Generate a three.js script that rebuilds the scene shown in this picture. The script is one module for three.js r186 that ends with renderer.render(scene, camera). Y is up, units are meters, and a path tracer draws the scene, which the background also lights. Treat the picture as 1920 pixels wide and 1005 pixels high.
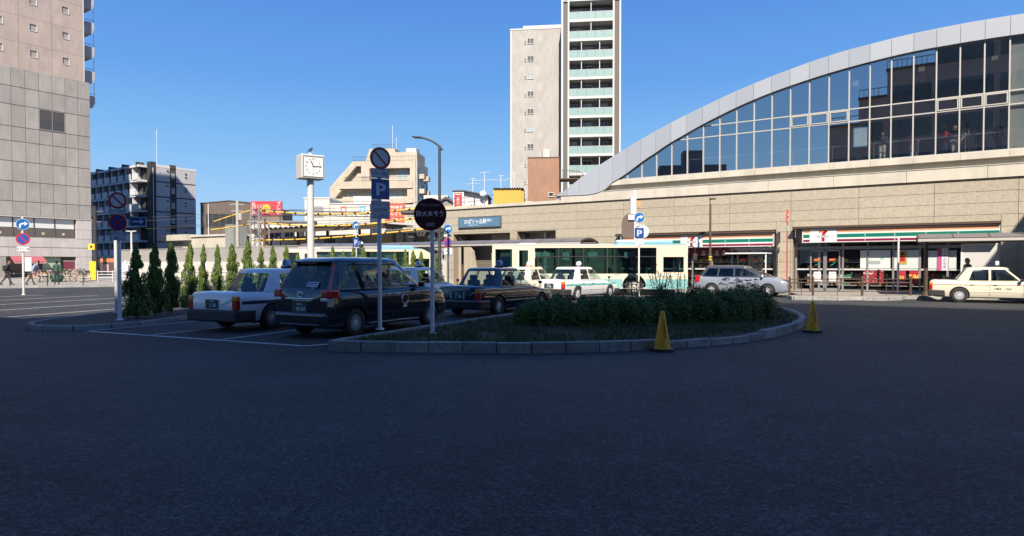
import * as THREE from 'three';
import { mergeGeometries, mergeVertices, toCreasedNormals } from 'three/addons/utils/BufferGeometryUtils.js';
import { RoundedBoxGeometry } from 'three/addons/geometries/RoundedBoxGeometry.js';
import { MarchingCubes } from 'three/addons/objects/MarchingCubes.js';
import { Brush, Evaluator, SUBTRACTION } from 'three-bvh-csg';

// ---------------------------------------------------------------- camera, sky, sun, exposure
const scene = new THREE.Scene();
const FOCAL = 1250, PITCH = THREE.MathUtils.degToRad(1.2), MID = 496 + FOCAL * Math.tan(PITCH);
const camera = new THREE.PerspectiveCamera(2 * Math.atan(MID / FOCAL) * 180 / Math.PI, 1920 / (2 * MID), 0.1, 3000);
camera.position.set(0, 1.6, 0);
camera.rotation.x = -PITCH;
camera.setViewOffset(1920, 2 * MID, 0, 0, 1920, 1005);
const renderer = new THREE.WebGLRenderer({ antialias: true });
renderer.toneMapping = THREE.LinearToneMapping;
renderer.toneMappingExposure = 1.9;
renderer.shadowMap.enabled = true;
const SUN_EL = THREE.MathUtils.degToRad(42), SUN_AZ = 0;                 // the sun stands behind the camera
const sunDir = new THREE.Vector3(Math.sin(SUN_AZ) * Math.cos(SUN_EL), Math.sin(SUN_EL), Math.cos(SUN_AZ) * Math.cos(SUN_EL));
{
  const W = 512, H = 256, data = new Float32Array(W * H * 4);
  // clear autumn sky, linear radiance by elevation in degrees
  const stops = [[-90, .30, .34, .38], [0, .50, .73, .97], [4, .40, .66, .95], [9, .25, .53, .92], [15, .145, .38, .84], [22, .098, .285, .75], [45, .06, .205, .61], [90, .045, .165, .52]];
  for (let r = 0; r < H; r++) {
    const el = ((r + .5) / H - .5) * 180;
    let k = 0; while (k < stops.length - 2 && el > stops[k + 1][0]) k++;
    const t = Math.min(1, Math.max(0, (el - stops[k][0]) / (stops[k + 1][0] - stops[k][0])));
    for (let c = 0; c < W; c++) {
      const az = ((c + .5) / W - .5) * 2 * Math.PI, e = el * Math.PI / 180;
      const d = Math.cos(az) * Math.cos(e) * sunDir.x + Math.sin(e) * sunDir.y + Math.sin(az) * Math.cos(e) * sunDir.z;
      const halo = el > 0 ? .55 * Math.pow(Math.max(0, d), 10) : 0;
      for (let i = 0; i < 3; i++) data[(r * W + c) * 4 + i] = ((stops[k][i + 1] * (1 - t) + stops[k + 1][i + 1] * t) + halo * [1, .95, .85][i] * .5) / 1.9;
      data[(r * W + c) * 4 + 3] = 1;
    }
  }
  const sky = new THREE.DataTexture(data, W, H, THREE.RGBAFormat, THREE.FloatType);
  sky.mapping = THREE.EquirectangularReflectionMapping; sky.magFilter = THREE.LinearFilter; sky.needsUpdate = true;
  scene.background = sky; scene.environment = sky;
}
const sun = new THREE.DirectionalLight(0xfff2df, 5);
sun.position.copy(sunDir).multiplyScalar(120);
sun.castShadow = true;
Object.assign(sun.shadow.camera, { left: -90, right: 90, top: 90, bottom: -90, near: 1, far: 400 });
sun.shadow.mapSize.set(4096, 4096);
scene.add(sun, sun.target);

// ---------------------------------------------------------------- helpers
const R = (d) => d * Math.PI / 180;
let seedState = 12345;
const rnd = () => { seedState = (seedState + 0x6d2b79f5) | 0; let t = Math.imul(seedState ^ (seedState >>> 15), 1 | seedState); t = (t + Math.imul(t ^ (t >>> 7), 61 | t)) ^ t; return ((t ^ (t >>> 14)) >>> 0) / 4294967296; };
const rr = (a, b) => a + (b - a) * rnd();
const taken = new Map();
function numbered(name) { const n = taken.get(name) ?? 0; taken.set(name, n + 1); return n ? name + '_' + String(n).padStart(3, '0') : name; }
function M(c, rough = .8, metal = 0, extra = {}) {
  const m = new (extra.transmission || extra.clearcoat || extra.sheen || extra.ior ? THREE.MeshPhysicalMaterial : THREE.MeshStandardMaterial)({ roughness: rough, metalness: metal, side: THREE.DoubleSide, ...extra });
  if (Array.isArray(c)) m.color.setRGB(...c); else m.color.set(c);
  return m;
}
function metreUV(g) {
  const p = g.attributes.position, n = g.attributes.normal, uv = new Float32Array(p.count * 2);
  for (let i = 0; i < p.count; i++) {
    const ax = Math.abs(n.getX(i)), ay = Math.abs(n.getY(i)), az = Math.abs(n.getZ(i));
    const [u, v] = ay >= ax && ay >= az ? [p.getX(i), p.getZ(i)] : ax > az ? [p.getZ(i), p.getY(i)] : [p.getX(i), p.getY(i)];
    uv[2 * i] = u; uv[2 * i + 1] = v;
  }
  g.setAttribute('uv', new THREE.BufferAttribute(uv, 2));
  return g;
}
function clean(g) {
  if (g.index) g = g.toNonIndexed();
  for (const k of Object.keys(g.attributes)) if (!['position', 'normal', 'uv', 'color'].includes(k)) g.deleteAttribute(k);
  if (!g.attributes.normal) g.computeVertexNormals();
  if (!g.attributes.uv) metreUV(g);
  g.clearGroups();
  return g;
}
function merged(geos, keepUV) {
  geos = [].concat(geos).flat(3).map(clean);
  const g = geos.length > 1 ? mergeGeometries(geos) : geos[0];
  return keepUV ? g : metreUV(g);
}
function obj(name, geos, mat, parent = scene, keepUV = false) {
  const g = geos.isBufferGeometry && geos.userData.ready ? geos : merged(geos, keepUV);
  const m = new THREE.Mesh(g, mat);
  m.castShadow = m.receiveShadow = true;
  m.name = parent === scene ? numbered(name) : name;
  parent.add(m);
  return m;
}
const ready = (g) => { g.userData.ready = true; return g; };
function thing(name, label, category, [x, d, y = 0] = [0, 0, 0], turn = 0, group) {
  const o = new THREE.Group();
  o.name = numbered(name); o.position.set(x, y, -d); o.rotation.y = R(turn);
  o.userData = { label, category }; if (group) o.userData.group = group;
  scene.add(o);
  return o;
}
function tag(o, label, category, group, kind) {
  if (label) o.userData.label = label; if (category) o.userData.category = category;
  if (group) o.userData.group = group; if (kind) o.userData.kind = kind;
  return o;
}
const struct = (o, label) => tag(o, label, null, null, 'structure');
const box = (w, h, d, x = 0, y = 0, z = 0, ry = 0, rx = 0, rz = 0) => { const g = new THREE.BoxGeometry(w, h, d); if (rx) g.rotateX(rx); if (rz) g.rotateZ(rz); if (ry) g.rotateY(ry); return g.translate(x, y, z); };
const b2 = (x0, x1, y0, y1, z0, z1) => box(x1 - x0, y1 - y0, z1 - z0, (x0 + x1) / 2, (y0 + y1) / 2, (z0 + z1) / 2);   // by its limits
const rbox = (w, h, d, r, x = 0, y = 0, z = 0, ry = 0) => { const g = new RoundedBoxGeometry(w, h, d, 2, r); if (ry) g.rotateY(ry); return g.translate(x, y, z); };
const cyl = (r1, r2, h, x = 0, y = 0, z = 0, seg = 16) => new THREE.CylinderGeometry(r1, r2, h, seg).translate(x, y, z);   // r1 top
const V = (x, y, z) => new THREE.Vector3(x, y, z);
function rod(a, b, r, seg = 8) {
  const A = V(...a), B = V(...b), d = B.clone().sub(A), g = new THREE.CylinderGeometry(r, r, d.length(), seg);
  g.applyQuaternion(new THREE.Quaternion().setFromUnitVectors(V(0, 1, 0), d.clone().normalize()));
  return g.translate(...A.add(B).multiplyScalar(.5).toArray());
}
const tube = (pts, r, n = 24, seg = 8, closed = false) => new THREE.TubeGeometry(new THREE.CatmullRomCurve3(pts.map((p) => V(...p)), closed), n, r, seg, closed);
const poly = (pts) => { const s = new THREE.Shape(); pts.forEach(([x, y], i) => (i ? s.lineTo(x, y) : s.moveTo(x, y))); s.closePath(); return s; };
const ext = (pts, depth, bevel = 0, z = 0) => new THREE.ExtrudeGeometry(Array.isArray(pts) ? poly(pts) : pts, { depth, bevelEnabled: bevel > 0, bevelSize: bevel, bevelThickness: bevel, bevelSegments: 2, curveSegments: 20 }).translate(0, 0, z);

// ---------------------------------------------------------------- procedural textures
function lattice(n, seed) { const a = new Float32Array(n * n); let s = seed; for (let i = 0; i < n * n; i++) { s = (Math.imul(s, 1664525) + 1013904223) | 0; a[i] = (s >>> 8) / 16777216; } return a; }
function noiseFn(n, seed) {        // tileable value noise on [0,1)
  const a = lattice(n, seed);
  return (u, v) => {
    const x = u * n, y = v * n, i = Math.floor(x), j = Math.floor(y), fx = x - i, fy = y - j, s = fx * fx * (3 - 2 * fx), t = fy * fy * (3 - 2 * fy);
    const q = (p, r) => a[((r % n + n) % n) * n + (p % n + n) % n];
    return (q(i, j) * (1 - s) + q(i + 1, j) * s) * (1 - t) + (q(i, j + 1) * (1 - s) + q(i + 1, j + 1) * s) * t;
  };
}
function dataTex(size, fn, srgb, repeat = 1) {
  const d = new Uint8Array(size * size * 4);
  for (let y = 0, o = 0; y < size; y++) for (let x = 0; x < size; x++, o += 4) { const c = fn(x / size, y / size); for (let i = 0; i < 3; i++) d[o + i] = Math.max(0, Math.min(255, (Array.isArray(c) ? c[i] : c) * 255)); d[o + 3] = 255; }
  const t = new THREE.DataTexture(d, size, size);
  t.wrapS = t.wrapT = THREE.RepeatWrapping; t.magFilter = t.minFilter = THREE.LinearFilter; t.repeat.set(repeat, repeat);
  if (srgb) t.colorSpace = THREE.SRGBColorSpace; t.needsUpdate = true;
  return t;
}
const N4 = noiseFn(4, 1), N8 = noiseFn(8, 2), N16 = noiseFn(16, 3), N32 = noiseFn(32, 4), N64 = noiseFn(64, 5), N128 = noiseFn(128, 6), N256 = noiseFn(256, 7), N512 = noiseFn(512, 8), N1k = noiseFn(1024, 9);
const asphaltTone = dataTex(2048, (u, v) => .54 + .08 * (N4(u, v) - .5) + .10 * (N8(u, v) - .5) + .14 * (N32(u, v) - .5) + .30 * (N256(u, v) - .5) + .70 * (N512(u, v) - .5) + .46 * (N1k(u, v) - .5) + (N512(v, u) > .87 ? .55 * (N32(v, u) + .3) : 0), true, .125);
const asphaltBump = dataTex(1024, (u, v) => .5 * N256(u, v) + .5 * N512(u, v), false, .25);
const grain = dataTex(512, (u, v) => .86 + .14 * (N16(u, v) - .5) + .12 * (N64(u, v) - .5) + .14 * (N256(u, v) - .5), true, .5);
const stains = dataTex(512, (u, v) => .93 + .05 * (N8(u, v) - .5) + .06 * (N32(u, v * .25) - .5) + .05 * (N256(u, v) - .5), true, .13);
const concreteBump = dataTex(512, (u, v) => .4 * N64(u, v) + .6 * N256(u, v), false, .7);
const lat40 = lattice(40, 77);
const tileTone = dataTex(1024, (u, v) => {      // small clay tiles, laid in running rows, 1 m square with 9 x 16 tiles
  const row = Math.floor(v * 16), uu = u * 9, i = Math.floor(uu), fu = uu - i, fv = v * 16 - row;
  const t = .92 + .09 * (lat40[((row % 16) * 9 + i % 9) % 1600] - .5) + .05 * (N128(u, v) - .5);
  return fu < .07 || fv < .10 ? .76 : t;
}, true, 1);

function canvasTex(w, h, draw) {
  const c = document.createElement('canvas'); c.width = w; c.height = h;
  const x = c.getContext('2d'); draw(x, w, h);
  const t = new THREE.CanvasTexture(c); t.colorSpace = THREE.SRGBColorSpace; t.magFilter = THREE.LinearFilter;
  return t;
}
const print = (w, h, draw, rough = .5) => M([.68, .68, .68], rough, 0, { map: canvasTex(w, h, draw) });
const face = (w, h, x, y, z) => new THREE.PlaneGeometry(w, h).translate(x, y, z);       // a printed face, uv 0..1

// stroke lettering for the Japanese words on the signs; 0..10 grid, y down
const GLYPH = {
  '防': '1,1 1,10|1,1 3.6,1 2.4,4 3.8,6 3,7.6 2,7|6.8,.5 6.8,2.2|4.4,2.4 9.6,2.4|6.4,2.4 6,6 4.2,9.8|6.2,5 9,5 8.6,9 7.4,9.6',
  '火': '2.2,3 3,5.4|8,2.6 6.8,5|5,.6 5,4.6 3.8,7.4 1,9.8|5,4.8 6.6,7.6 9.4,9.8',
  '水': '5,.5 5,9.4 3.8,8.8|.9,3.2 4,3.2 3,6 .8,8.6|8.6,2.2 6,4.6|5.4,4 7,6.8 9.4,8.8',
  'そ': '2.4,1.2 7.4,1.2 2.2,4.6|.8,5 9.2,4.2 5.6,5.8 5,8 6.2,9.2 8,9.4',
  'う': '3.2,1 6.8,1.8|1.6,4.2 5.2,3.2 7.8,4 7.8,6.4 6.2,8.6 3.4,9.8',
  'ひ': '1,2.4 4,2 2.2,5.4 2.4,8.2 4.6,9.4 7,7.6 7.4,4.4 7.2,2 8.2,4.4 9.6,5.8',
  'ば': '1.8,1.4 1.2,5 1.8,9|3.8,3.4 9,3.2|6.6,1.4 6.6,7.8 5.2,9 3.8,8.2 4.6,7 6.8,7.6 8.8,9|8,.4 8.5,1.6|9.2,.2 9.7,1.4',
  'り': '2.6,1.4 2.2,4.6 3,6|7,1 7.4,5 6.4,8 3.8,9.8',
  'ヶ': '4,3 2,6|3.2,4.6 9,4.6|6.6,4.6 6,7.6 3.8,9.6',
  '丘': '7.8,.8 2.4,2 2.4,9.2|2.4,4.8 9,4.8|6.4,4.8 6.4,9.2|.6,9.2 9.6,9.2',
  '駅': '1.2,1 1.2,6 4.6,6 4.4,9.2 3.6,9.4|1.2,1 4.4,1|1.2,2.6 4.2,2.6|1.2,4.3 4.2,4.3|2.8,1 2.8,6|.6,8.8 1,7.2|2,8.6 1.8,7.2|3.2,8.2 2.9,7.2|5.8,1.2 9,1.2 9,4.4 5.8,4.4|5.8,1.2 5.6,6 4.6,9.6|7,4.4 8,7.4 9.8,9.6',
  '南': '1,1.8 9,1.8|5,.4 5,3.4|1.4,3.4 8.6,3.4 8.6,9.6|1.4,3.4 1.4,9.8|3.4,4.4 3.8,5.4|6.6,4.4 6.2,5.4|3,6 7,6|3,7.6 7,7.6|5,6 5,9.6',
  '口': '1.6,2 8.4,2 8.4,8.8 1.6,8.8 1.6,2',
  'タ': '4.2,.8 3.2,3.6 1.2,6|3.8,2.6 8.4,2.6 7,6.6 3.2,9.8|3.6,4.8 6.8,6.6',
  'ク': '4.2,.8 3.2,3.6 1.2,6|3.8,2.6 8.4,2.6 7.2,6.2 3.2,9.8',
  'シ': '1.8,1.6 3.6,2.6|1.2,4.4 3,5.4|1.6,9.2 5,8 8.6,3',
  'ー': '1,5.2 9,5.2', '一': '1,5.2 9,5.2',
  'を': '1.6,2.4 8,2.2|4.6,.8 2.2,6 4.4,5 5.6,6.2 5.4,7.6|8.8,4 5,6.2 3.6,8.4 5,9.6 8.4,9.4',
  '除': '1,1 1,10|1,1 3.2,1 2.2,4 3.4,6 2.6,7.4|6.6,.6 4,3.8|6.6,.6 9.6,3.8|5.2,4 8.2,4|4.4,5.8 9.2,5.8|6.8,4 6.8,9.4 5.8,9|5.2,7 4.2,8.8|8.4,7 9.4,8.8',
  'く': '7.4,1 3,5 7.6,9.4', 'こ': '2.4,2.2 7.6,2 6.8,3.2|2,7 4,8.8 8.4,8.4',
  'か': '1,3.4 7,3 6.6,8 5,9.2|4.2,1 3.4,5.4 1.4,9.4|8,2.2 9.6,4.8', 'ら': '3.6,1 6.8,2|2.8,3.2 2.4,6.8 5.6,5.2 8,6.6 7.4,8.8 4,9.8',
  '車': '1.4,1.8 8.6,1.8|2,3.4 8,3.4 8,6.8 2,6.8 2,3.4|2,5.1 8,5.1|.6,8.4 9.4,8.4|5,.4 5,10',
  '駐': '1.2,1 1.2,6 4.6,6 4.4,9.2 3.6,9.4|1.2,1 4.4,1|1.2,2.6 4.2,2.6|1.2,4.3 4.2,4.3|2.8,1 2.8,6|7.2,.4 7.8,1.6|5.4,2.4 9.6,2.4|5.8,5.6 9.2,5.6|5.2,9.2 9.8,9.2|7.5,2.4 7.5,9.2',
  '禁': '.8,1.6 4.6,1.6|2.8,.4 2.8,4.4|2.7,1.8 .8,4|5.4,1.6 9.4,1.6|7.3,.4 7.3,4.4|7.3,1.8 9.4,4|2.4,5.2 7.6,5.2|.8,6.8 9.2,6.8|5,6.8 5,9.6|3,7.8 1.8,9.2|7,7.8 8.4,9.2',
  '止': '5.4,.8 5.4,9|5.4,4.4 8.8,4.4|2.4,3.6 2.4,9|.6,9.1 9.6,9.1',
  'お': '1.2,2.8 6.4,2.6|3.8,.8 3.8,8.6 2.2,8.8 1.6,7.2 5,5 8,5.6 8,8.2 6,9.2|7.6,1.4 9.4,3',
  '好': '2.6,.6 1.4,5.6 4.4,9|.6,3 4.4,3 3.4,6.4 .8,9.6|5.4,1.4 9,1.4 7.4,3.6 7.4,9 6.4,9.4|5,5 9.8,5',
  '焼': '1,3 1.2,4.8|3.8,2.6 3,4.4|2.4,.6 2.4,5 .6,9.4|2.6,5.6 3.8,7.4|5,2.2 9.6,2.2|6.4,.8 6.4,4.6|8.2,.8 8.2,4.6|4.6,4.6 9.8,4.6|6.4,4.8 6,7.4 4.4,9.4|8,4.8 8,8.8 9.8,9',
  'き': '2,2 8,1.6|1.8,4.2 8.4,3.8|4.6,.6 6.8,6.2|7,6.4 4,6 2.4,7.4 4,9.2 7,9.4',
  'も': '4.6,.8 4,7.4 5.4,9.4 8,8.6 8.4,6.4|2,3.2 7.2,3.2|1.8,5.6 7,5.6', 'ん': '5.2,.8 1.4,9.4|3,6 4.6,5 5.6,8.6 7.4,9 9.2,6.4',
  'じ': '3.6,1 3.4,7.6 5.2,9.4 8.2,7.6|6.2,1.6 7,3|8,1 8.8,2.4', 'ゃ': '2,5.4 7.6,4 8.4,5.6 6.4,7|4.2,3.4 5.8,10|6.2,3 7,4', 'ご': '2.4,2.6 7,2.4|2,7 4,8.8 8.4,8.4|8,.6 8.6,1.8|9.2,.4 9.7,1.6',
  'め': '2.6,2 4.6,7.6|6.4,1.2 4.4,7 2,9 1.2,7 3.4,4.2 6.8,3.4 9,5.4 8.6,8 6.6,9.6',
  'プ': '1.4,2.4 8,2.4 6.6,6.8 3.4,9.6|8.4,.6 9.2,1 8.8,1.8 8,1.4 8.4,.6', 'レ': '2.6,1 2.6,9.2 8.8,5', 'イ': '8,1 5,4.2 1,6|5.2,4 5.2,9.6', '方': '5,.4 5,2|.8,2.6 9.2,2.6|4.4,2.6 4,6 1.4,9.6|4.2,5 8,5 7.4,9 6,9.4', '行': '3.6,.8 1,3|3.8,3.4 .8,6|2.4,5 2.4,9.8|5,1.8 9.4,1.8|4.6,4.2 9.8,4.2|7.8,4.2 7.8,9.4 6.6,9',
  '台': '4.4,.6 2,4 7.6,3.6|6.4,2 8.4,4.6|2.4,5.8 7.8,5.8 7.8,9.6 2.4,9.6 2.4,5.8', '所': '1,1.2 4.8,1.2|1.4,2.6 4.4,2.6 4.4,4.6 1.4,4.6|1.4,2.6 1.2,7 .4,9.6|9.2,.8 6,1.8 5.8,6 5,9.6|6,4.2 9.8,4.2|8,4.2 8,10',
};
function kana(x, text, cx, cy, size, color, weight = .13, vertical = false, squeeze = 1) {
  x.save(); x.strokeStyle = color; x.lineWidth = size * weight; x.lineCap = x.lineJoin = 'round';
  const chars = [...text], step = size * 1.06;
  chars.forEach((ch, k) => {
    const ox = vertical ? cx - size * squeeze / 2 : cx + (k - chars.length / 2) * step * squeeze + size * .03, oy = vertical ? cy + (k - chars.length / 2) * step : cy - size / 2;
    for (const s of (GLYPH[ch] ?? '').split('|')) {
      const p = s.split(' ').map((q) => q.split(',').map(Number));
      if (p[0].length < 2) continue;
      x.beginPath(); p.forEach(([a, b], i) => (i ? x.lineTo : x.moveTo).call(x, ox + a * size * squeeze / 10, oy + b * size / 10)); x.stroke();
    }
  });
  x.restore();
}
function latin(x, text, cx, cy, size, color, font = 'bold') { x.fillStyle = color; x.font = `${font} ${size}px sans-serif`; x.textAlign = 'center'; x.textBaseline = 'middle'; x.fillText(text, cx, cy); }

// ---------------------------------------------------------------- shared materials
const MAT = {
  asphalt: M([.080, .087, .098], .82, 0, { map: asphaltTone, bumpMap: asphaltBump, bumpScale: .006 }),
  linePaint: M([.62, .62, .60], .7, 0, { map: grain }),
  kerb: M([.33, .33, .32], .9, 0, { map: grain, bumpMap: concreteBump, bumpScale: .003 }),
  kerb2: M([.27, .275, .27], .9, 0, { map: grain, bumpMap: concreteBump, bumpScale: .003 }),
  kerb3: M([.38, .375, .36], .9, 0, { map: grain, bumpMap: concreteBump, bumpScale: .003 }),
  paving: M([0.357, 0.327, 0.289], .9, 0, { map: grain }),
  concrete: M([0.304, 0.296, 0.281], .9, 0, { map: stains, bumpMap: concreteBump, bumpScale: .004 }),
  soil: M([.055, .05, .03], 1, 0, { map: grain }),
  white: M([0.471, 0.471, 0.464], .55), whiteWall: M([0.532, 0.517, 0.486], .8, 0, { map: stains }), cream: M([0.502, 0.471, 0.395], .8, 0, { map: stains }),
  galv: M([.62, .63, .64], .4, .0), steel: M([.45, .46, .48], .35, .8), darkSteel: M([.05, .05, .055], .5, .3), black: M([.015, .015, .017], .6), rubber: M([.02, .02, .021], .85),
  darkGrey: M([.07, .07, .075], .7), midGrey: M([.22, .22, .23], .7), silver: M([.55, .56, .58], .35, .7),
  bronze: M([.09, .06, .045], .5, .3), brownPole: M([.075, .05, .035], .6),
  tile: M([.43, .385, .305], .75, 0, { map: tileTone }), joint: M([0.228, 0.198, 0.160], .9),
  yellow: M([.78, .50, .03], .5), red: M([.50, .02, .03], .5), blue: M([.01, .09, .40], .5),
  carGlass: M([.75, .85, .85], .02, 0, { transmission: 1, thickness: 0, ior: 1.6 }),
  privacy: M([.10, .12, .13], .02, 0, { transmission: 1, thickness: 0, ior: 1.6 }),
  window: M([.035, .04, .045], .08, 0, { ior: 1.6 }), paleWindow: M([.30, .36, .38], .12, 0, { ior: 1.5 }), curtain: M([.55, .53, .48], .8),
  chrome: M([.75, .75, .76], .15, 1), interior: M([.035, .033, .032], .9),
};

// ================================================================ the ground
{
  const g = new THREE.PlaneGeometry(2600, 2600, 26, 26).rotateX(-Math.PI / 2);
  struct(obj('road', g, MAT.asphalt), 'dark grey asphalt forecourt and roadway');
}
const flat = (pts, y) => { const g = new THREE.ShapeGeometry(poly(pts)); g.rotateX(-Math.PI / 2); return g.translate(0, y, 0); };   // pts are [x, metres ahead]
const slab = (pts, y0, y1) => { const g = new THREE.ExtrudeGeometry(poly(pts), { depth: y1 - y0, bevelEnabled: false }); g.rotateX(-Math.PI / 2); return g.translate(0, y0, 0); };
const strip = (a, b, w, y) => { const dx = b[0] - a[0], dd = b[1] - a[1], l = Math.hypot(dx, dd), px = -dd / l * w / 2, pd = dx / l * w / 2; return flat([[a[0] + px, a[1] + pd], [a[0] - px, a[1] - pd], [b[0] - px, b[1] - pd], [b[0] + px, b[1] + pd]], y); };
for (let k = 0; k < 8; k++) {
  const b = [-15.36 - 3.15 * k, 20 + .96 * k], at = (t) => [b[0] + .29 * t, b[1] + .956 * t];
  struct(obj('parking_line', strip(at(-5 + k * .5), at(13 - k * .35), .13, .009), MAT.linePaint), 'white painted line across the sunlit parking lot');
}
{
  const F = [[-10.16, 15.9], [-8.18, 15.02], [-6.2, 14.1], [-4.05, 13.0]];
  struct(obj('bay_front_line', [strip(F[0], F[3], .13, .009), strip(F[3], [-3.62, 13.35], .13, .0095)], MAT.linePaint), 'white line along the mouth of the taxi bays');
  F.slice(0, 3).forEach((p) => struct(obj('bay_line', strip([p[0] + .04, p[1] + .09], [p[0] + .423 * 10.5, p[1] + .906 * 10.5], .11, .0095), MAT.linePaint), 'white line between two taxi bays'));
  struct(obj('bay_side_line', strip([-3.55, 13.6], [2.6, 26.6], .10, .0095), MAT.linePaint), 'white line beside the island kerb');
}

// kerbed islands: a soil core and single kerb stones round it
function resample(pts, step, closed) {
  const c = new THREE.CatmullRomCurve3(pts.map(([x, d]) => V(x, 0, -d)), closed, 'centripetal'), n = Math.round(c.getLength() / step);
  return c.getSpacedPoints(n).map((p) => [p.x, -p.z]);
}
function kerbRing(parent, pts, step, h, w, closed = true, frontGap) {
  const q = resample(pts, step, closed);
  for (let i = 0; i < q.length - 1; i++) {
    const [a, b] = [q[i], q[i + 1]], dx = b[0] - a[0], dd = b[1] - a[1], l = Math.hypot(dx, dd);
    const hh = h + (frontGap?.(a) ?? 0) + rr(-.006, .006);
    const g = rbox(l - .012, hh + .1, w, .014, 0, hh / 2 - .05, 0); g.rotateY(Math.atan2(dd, dx) + rr(-.006, .006)); g.translate((a[0] + b[0]) / 2, 0, -(a[1] + b[1]) / 2);
    obj('kerb_stone', g, [MAT.kerb, MAT.kerb2, MAT.kerb3][Math.floor(rnd() * 3)], parent);
  }
  return q;
}
const ISLAND = [[-3.35, 12.35], [-1.85, 12.2], [.39, 12.05], [2.62, 12.55], [4.89, 13.86], [7.0, 16.4], [8.3, 19.2], [8.9, 22.2], [8.5, 25], [6.8, 26.4], [4.2, 26.6], [3.2, 26.1], [.6, 20.6], [-1.3, 16.7], [-3.2, 12.85]];
const island = thing('traffic_island', 'kerbed planted island in the middle of the forecourt', 'island'); tag(island, null, null, null, 'structure'); delete island.userData.category;
{
  const ring = kerbRing(island, ISLAND, .62, .19, .16, true, (a) => (a[0] > 2.7 && a[0] < 5.2 && a[1] < 16 ? -.05 : 0));
  obj('soil', slab(ring.slice(0, -1), .0, .135), MAT.soil, island);
}
const MEDIAN = [[-12.45, 17.3], [-11.7, 16.35], [-10.4, 16.15], [-9.75, 17.2], [-9.55, 20], [-9.8, 26], [-10.3, 33.6], [-11.3, 34.2], [-12.2, 33.4], [-12.35, 26], [-12.6, 20]];
const median = thing('median_strip', 'narrow kerbed strip carrying the row of cypress trees', 'island'); tag(median, null, null, null, 'structure'); delete median.userData.category;
{
  const ring = kerbRing(median, MEDIAN, .8, .12, .14);
  obj('strip_surface', slab(ring.slice(0, -1), .0, .10), M([.085, .09, .095], .9, 0, { map: asphaltTone }), median);
}

// pavements
{
  const kerb = [[-26, 54.6], [-20, 53.2], [-5, 46.6], [2, 42.6], [9, 38.4], [13.2, 36.2], [14.5, 34.6], [14.0, 32.2], [12.9, 30.9], [12.75, 30.15], [13.5, 29.95], [16.6, 29.45], [17.4, 29.9], [18.2, 30.9], [21.5, 30.4], [27, 26.6], [40, 18]];
  const g = thing('station_pavement', 'pale stone pavement in front of the station', 'pavement'); tag(g, null, null, null, 'structure'); delete g.userData.category;
  obj('paving', slab([...kerb, [60, 30], [40, 50], [-10, 66], [-26, 62]], 0, .13), MAT.paving, g);
  for (let i = 4; i < kerb.length - 2; i++) {
    const [a, b] = [kerb[i], kerb[i + 1]], l = Math.hypot(b[0] - a[0], b[1] - a[1]), n = Math.max(1, Math.round(l / .9));
    for (let k = 0; k < n; k++) { const t0 = k / n, x = a[0] + (b[0] - a[0]) * (t0 + .5 / n), d = a[1] + (b[1] - a[1]) * (t0 + .5 / n); const s = rbox(l / n - .012, .24, .16, .012, 0, .04, 0); s.rotateY(Math.atan2(b[1] - a[1], b[0] - a[0])); s.translate(x, 0, -d); obj('kerb_stone', s, [MAT.kerb, MAT.kerb3][k % 2], g); }
  }
  obj('drain_grate', box(.9, .012, .1, 15.2, .005, -29.5), MAT.black, g);
  const f = thing('far_pavement', 'sunlit pavement in front of the florist across the parking lot', 'pavement'); tag(f, null, null, null, 'structure'); delete f.userData.category;
  const fk = [[-75, 26], [-34, 44.9], [-28.6, 47.9], [-20, 52.4]];
  obj('paving', slab([...fk, [-26, 62], [-24, 100], [-95, 100], [-95, 40]], 0, .13), M([.37, .34, .311], .9, 0, { map: grain }), f);
  for (let i = 0; i < 3; i++) { const [a, b] = [fk[i], fk[i + 1]], l = Math.hypot(b[0] - a[0], b[1] - a[1]); if (i === 0) continue; const n = Math.round(l / .9); for (let k = 0; k < n; k++) { const s = rbox(l / n - .012, .22, .16, .012, 0, .04, 0); s.rotateY(Math.atan2(b[1] - a[1], b[0] - a[0])); s.translate(a[0] + (b[0] - a[0]) * (k + .5) / n, 0, -a[1] - (b[1] - a[1]) * (k + .5) / n); obj('kerb_stone', s, [MAT.kerb, MAT.kerb3][k % 2], f); } }
}

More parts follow.
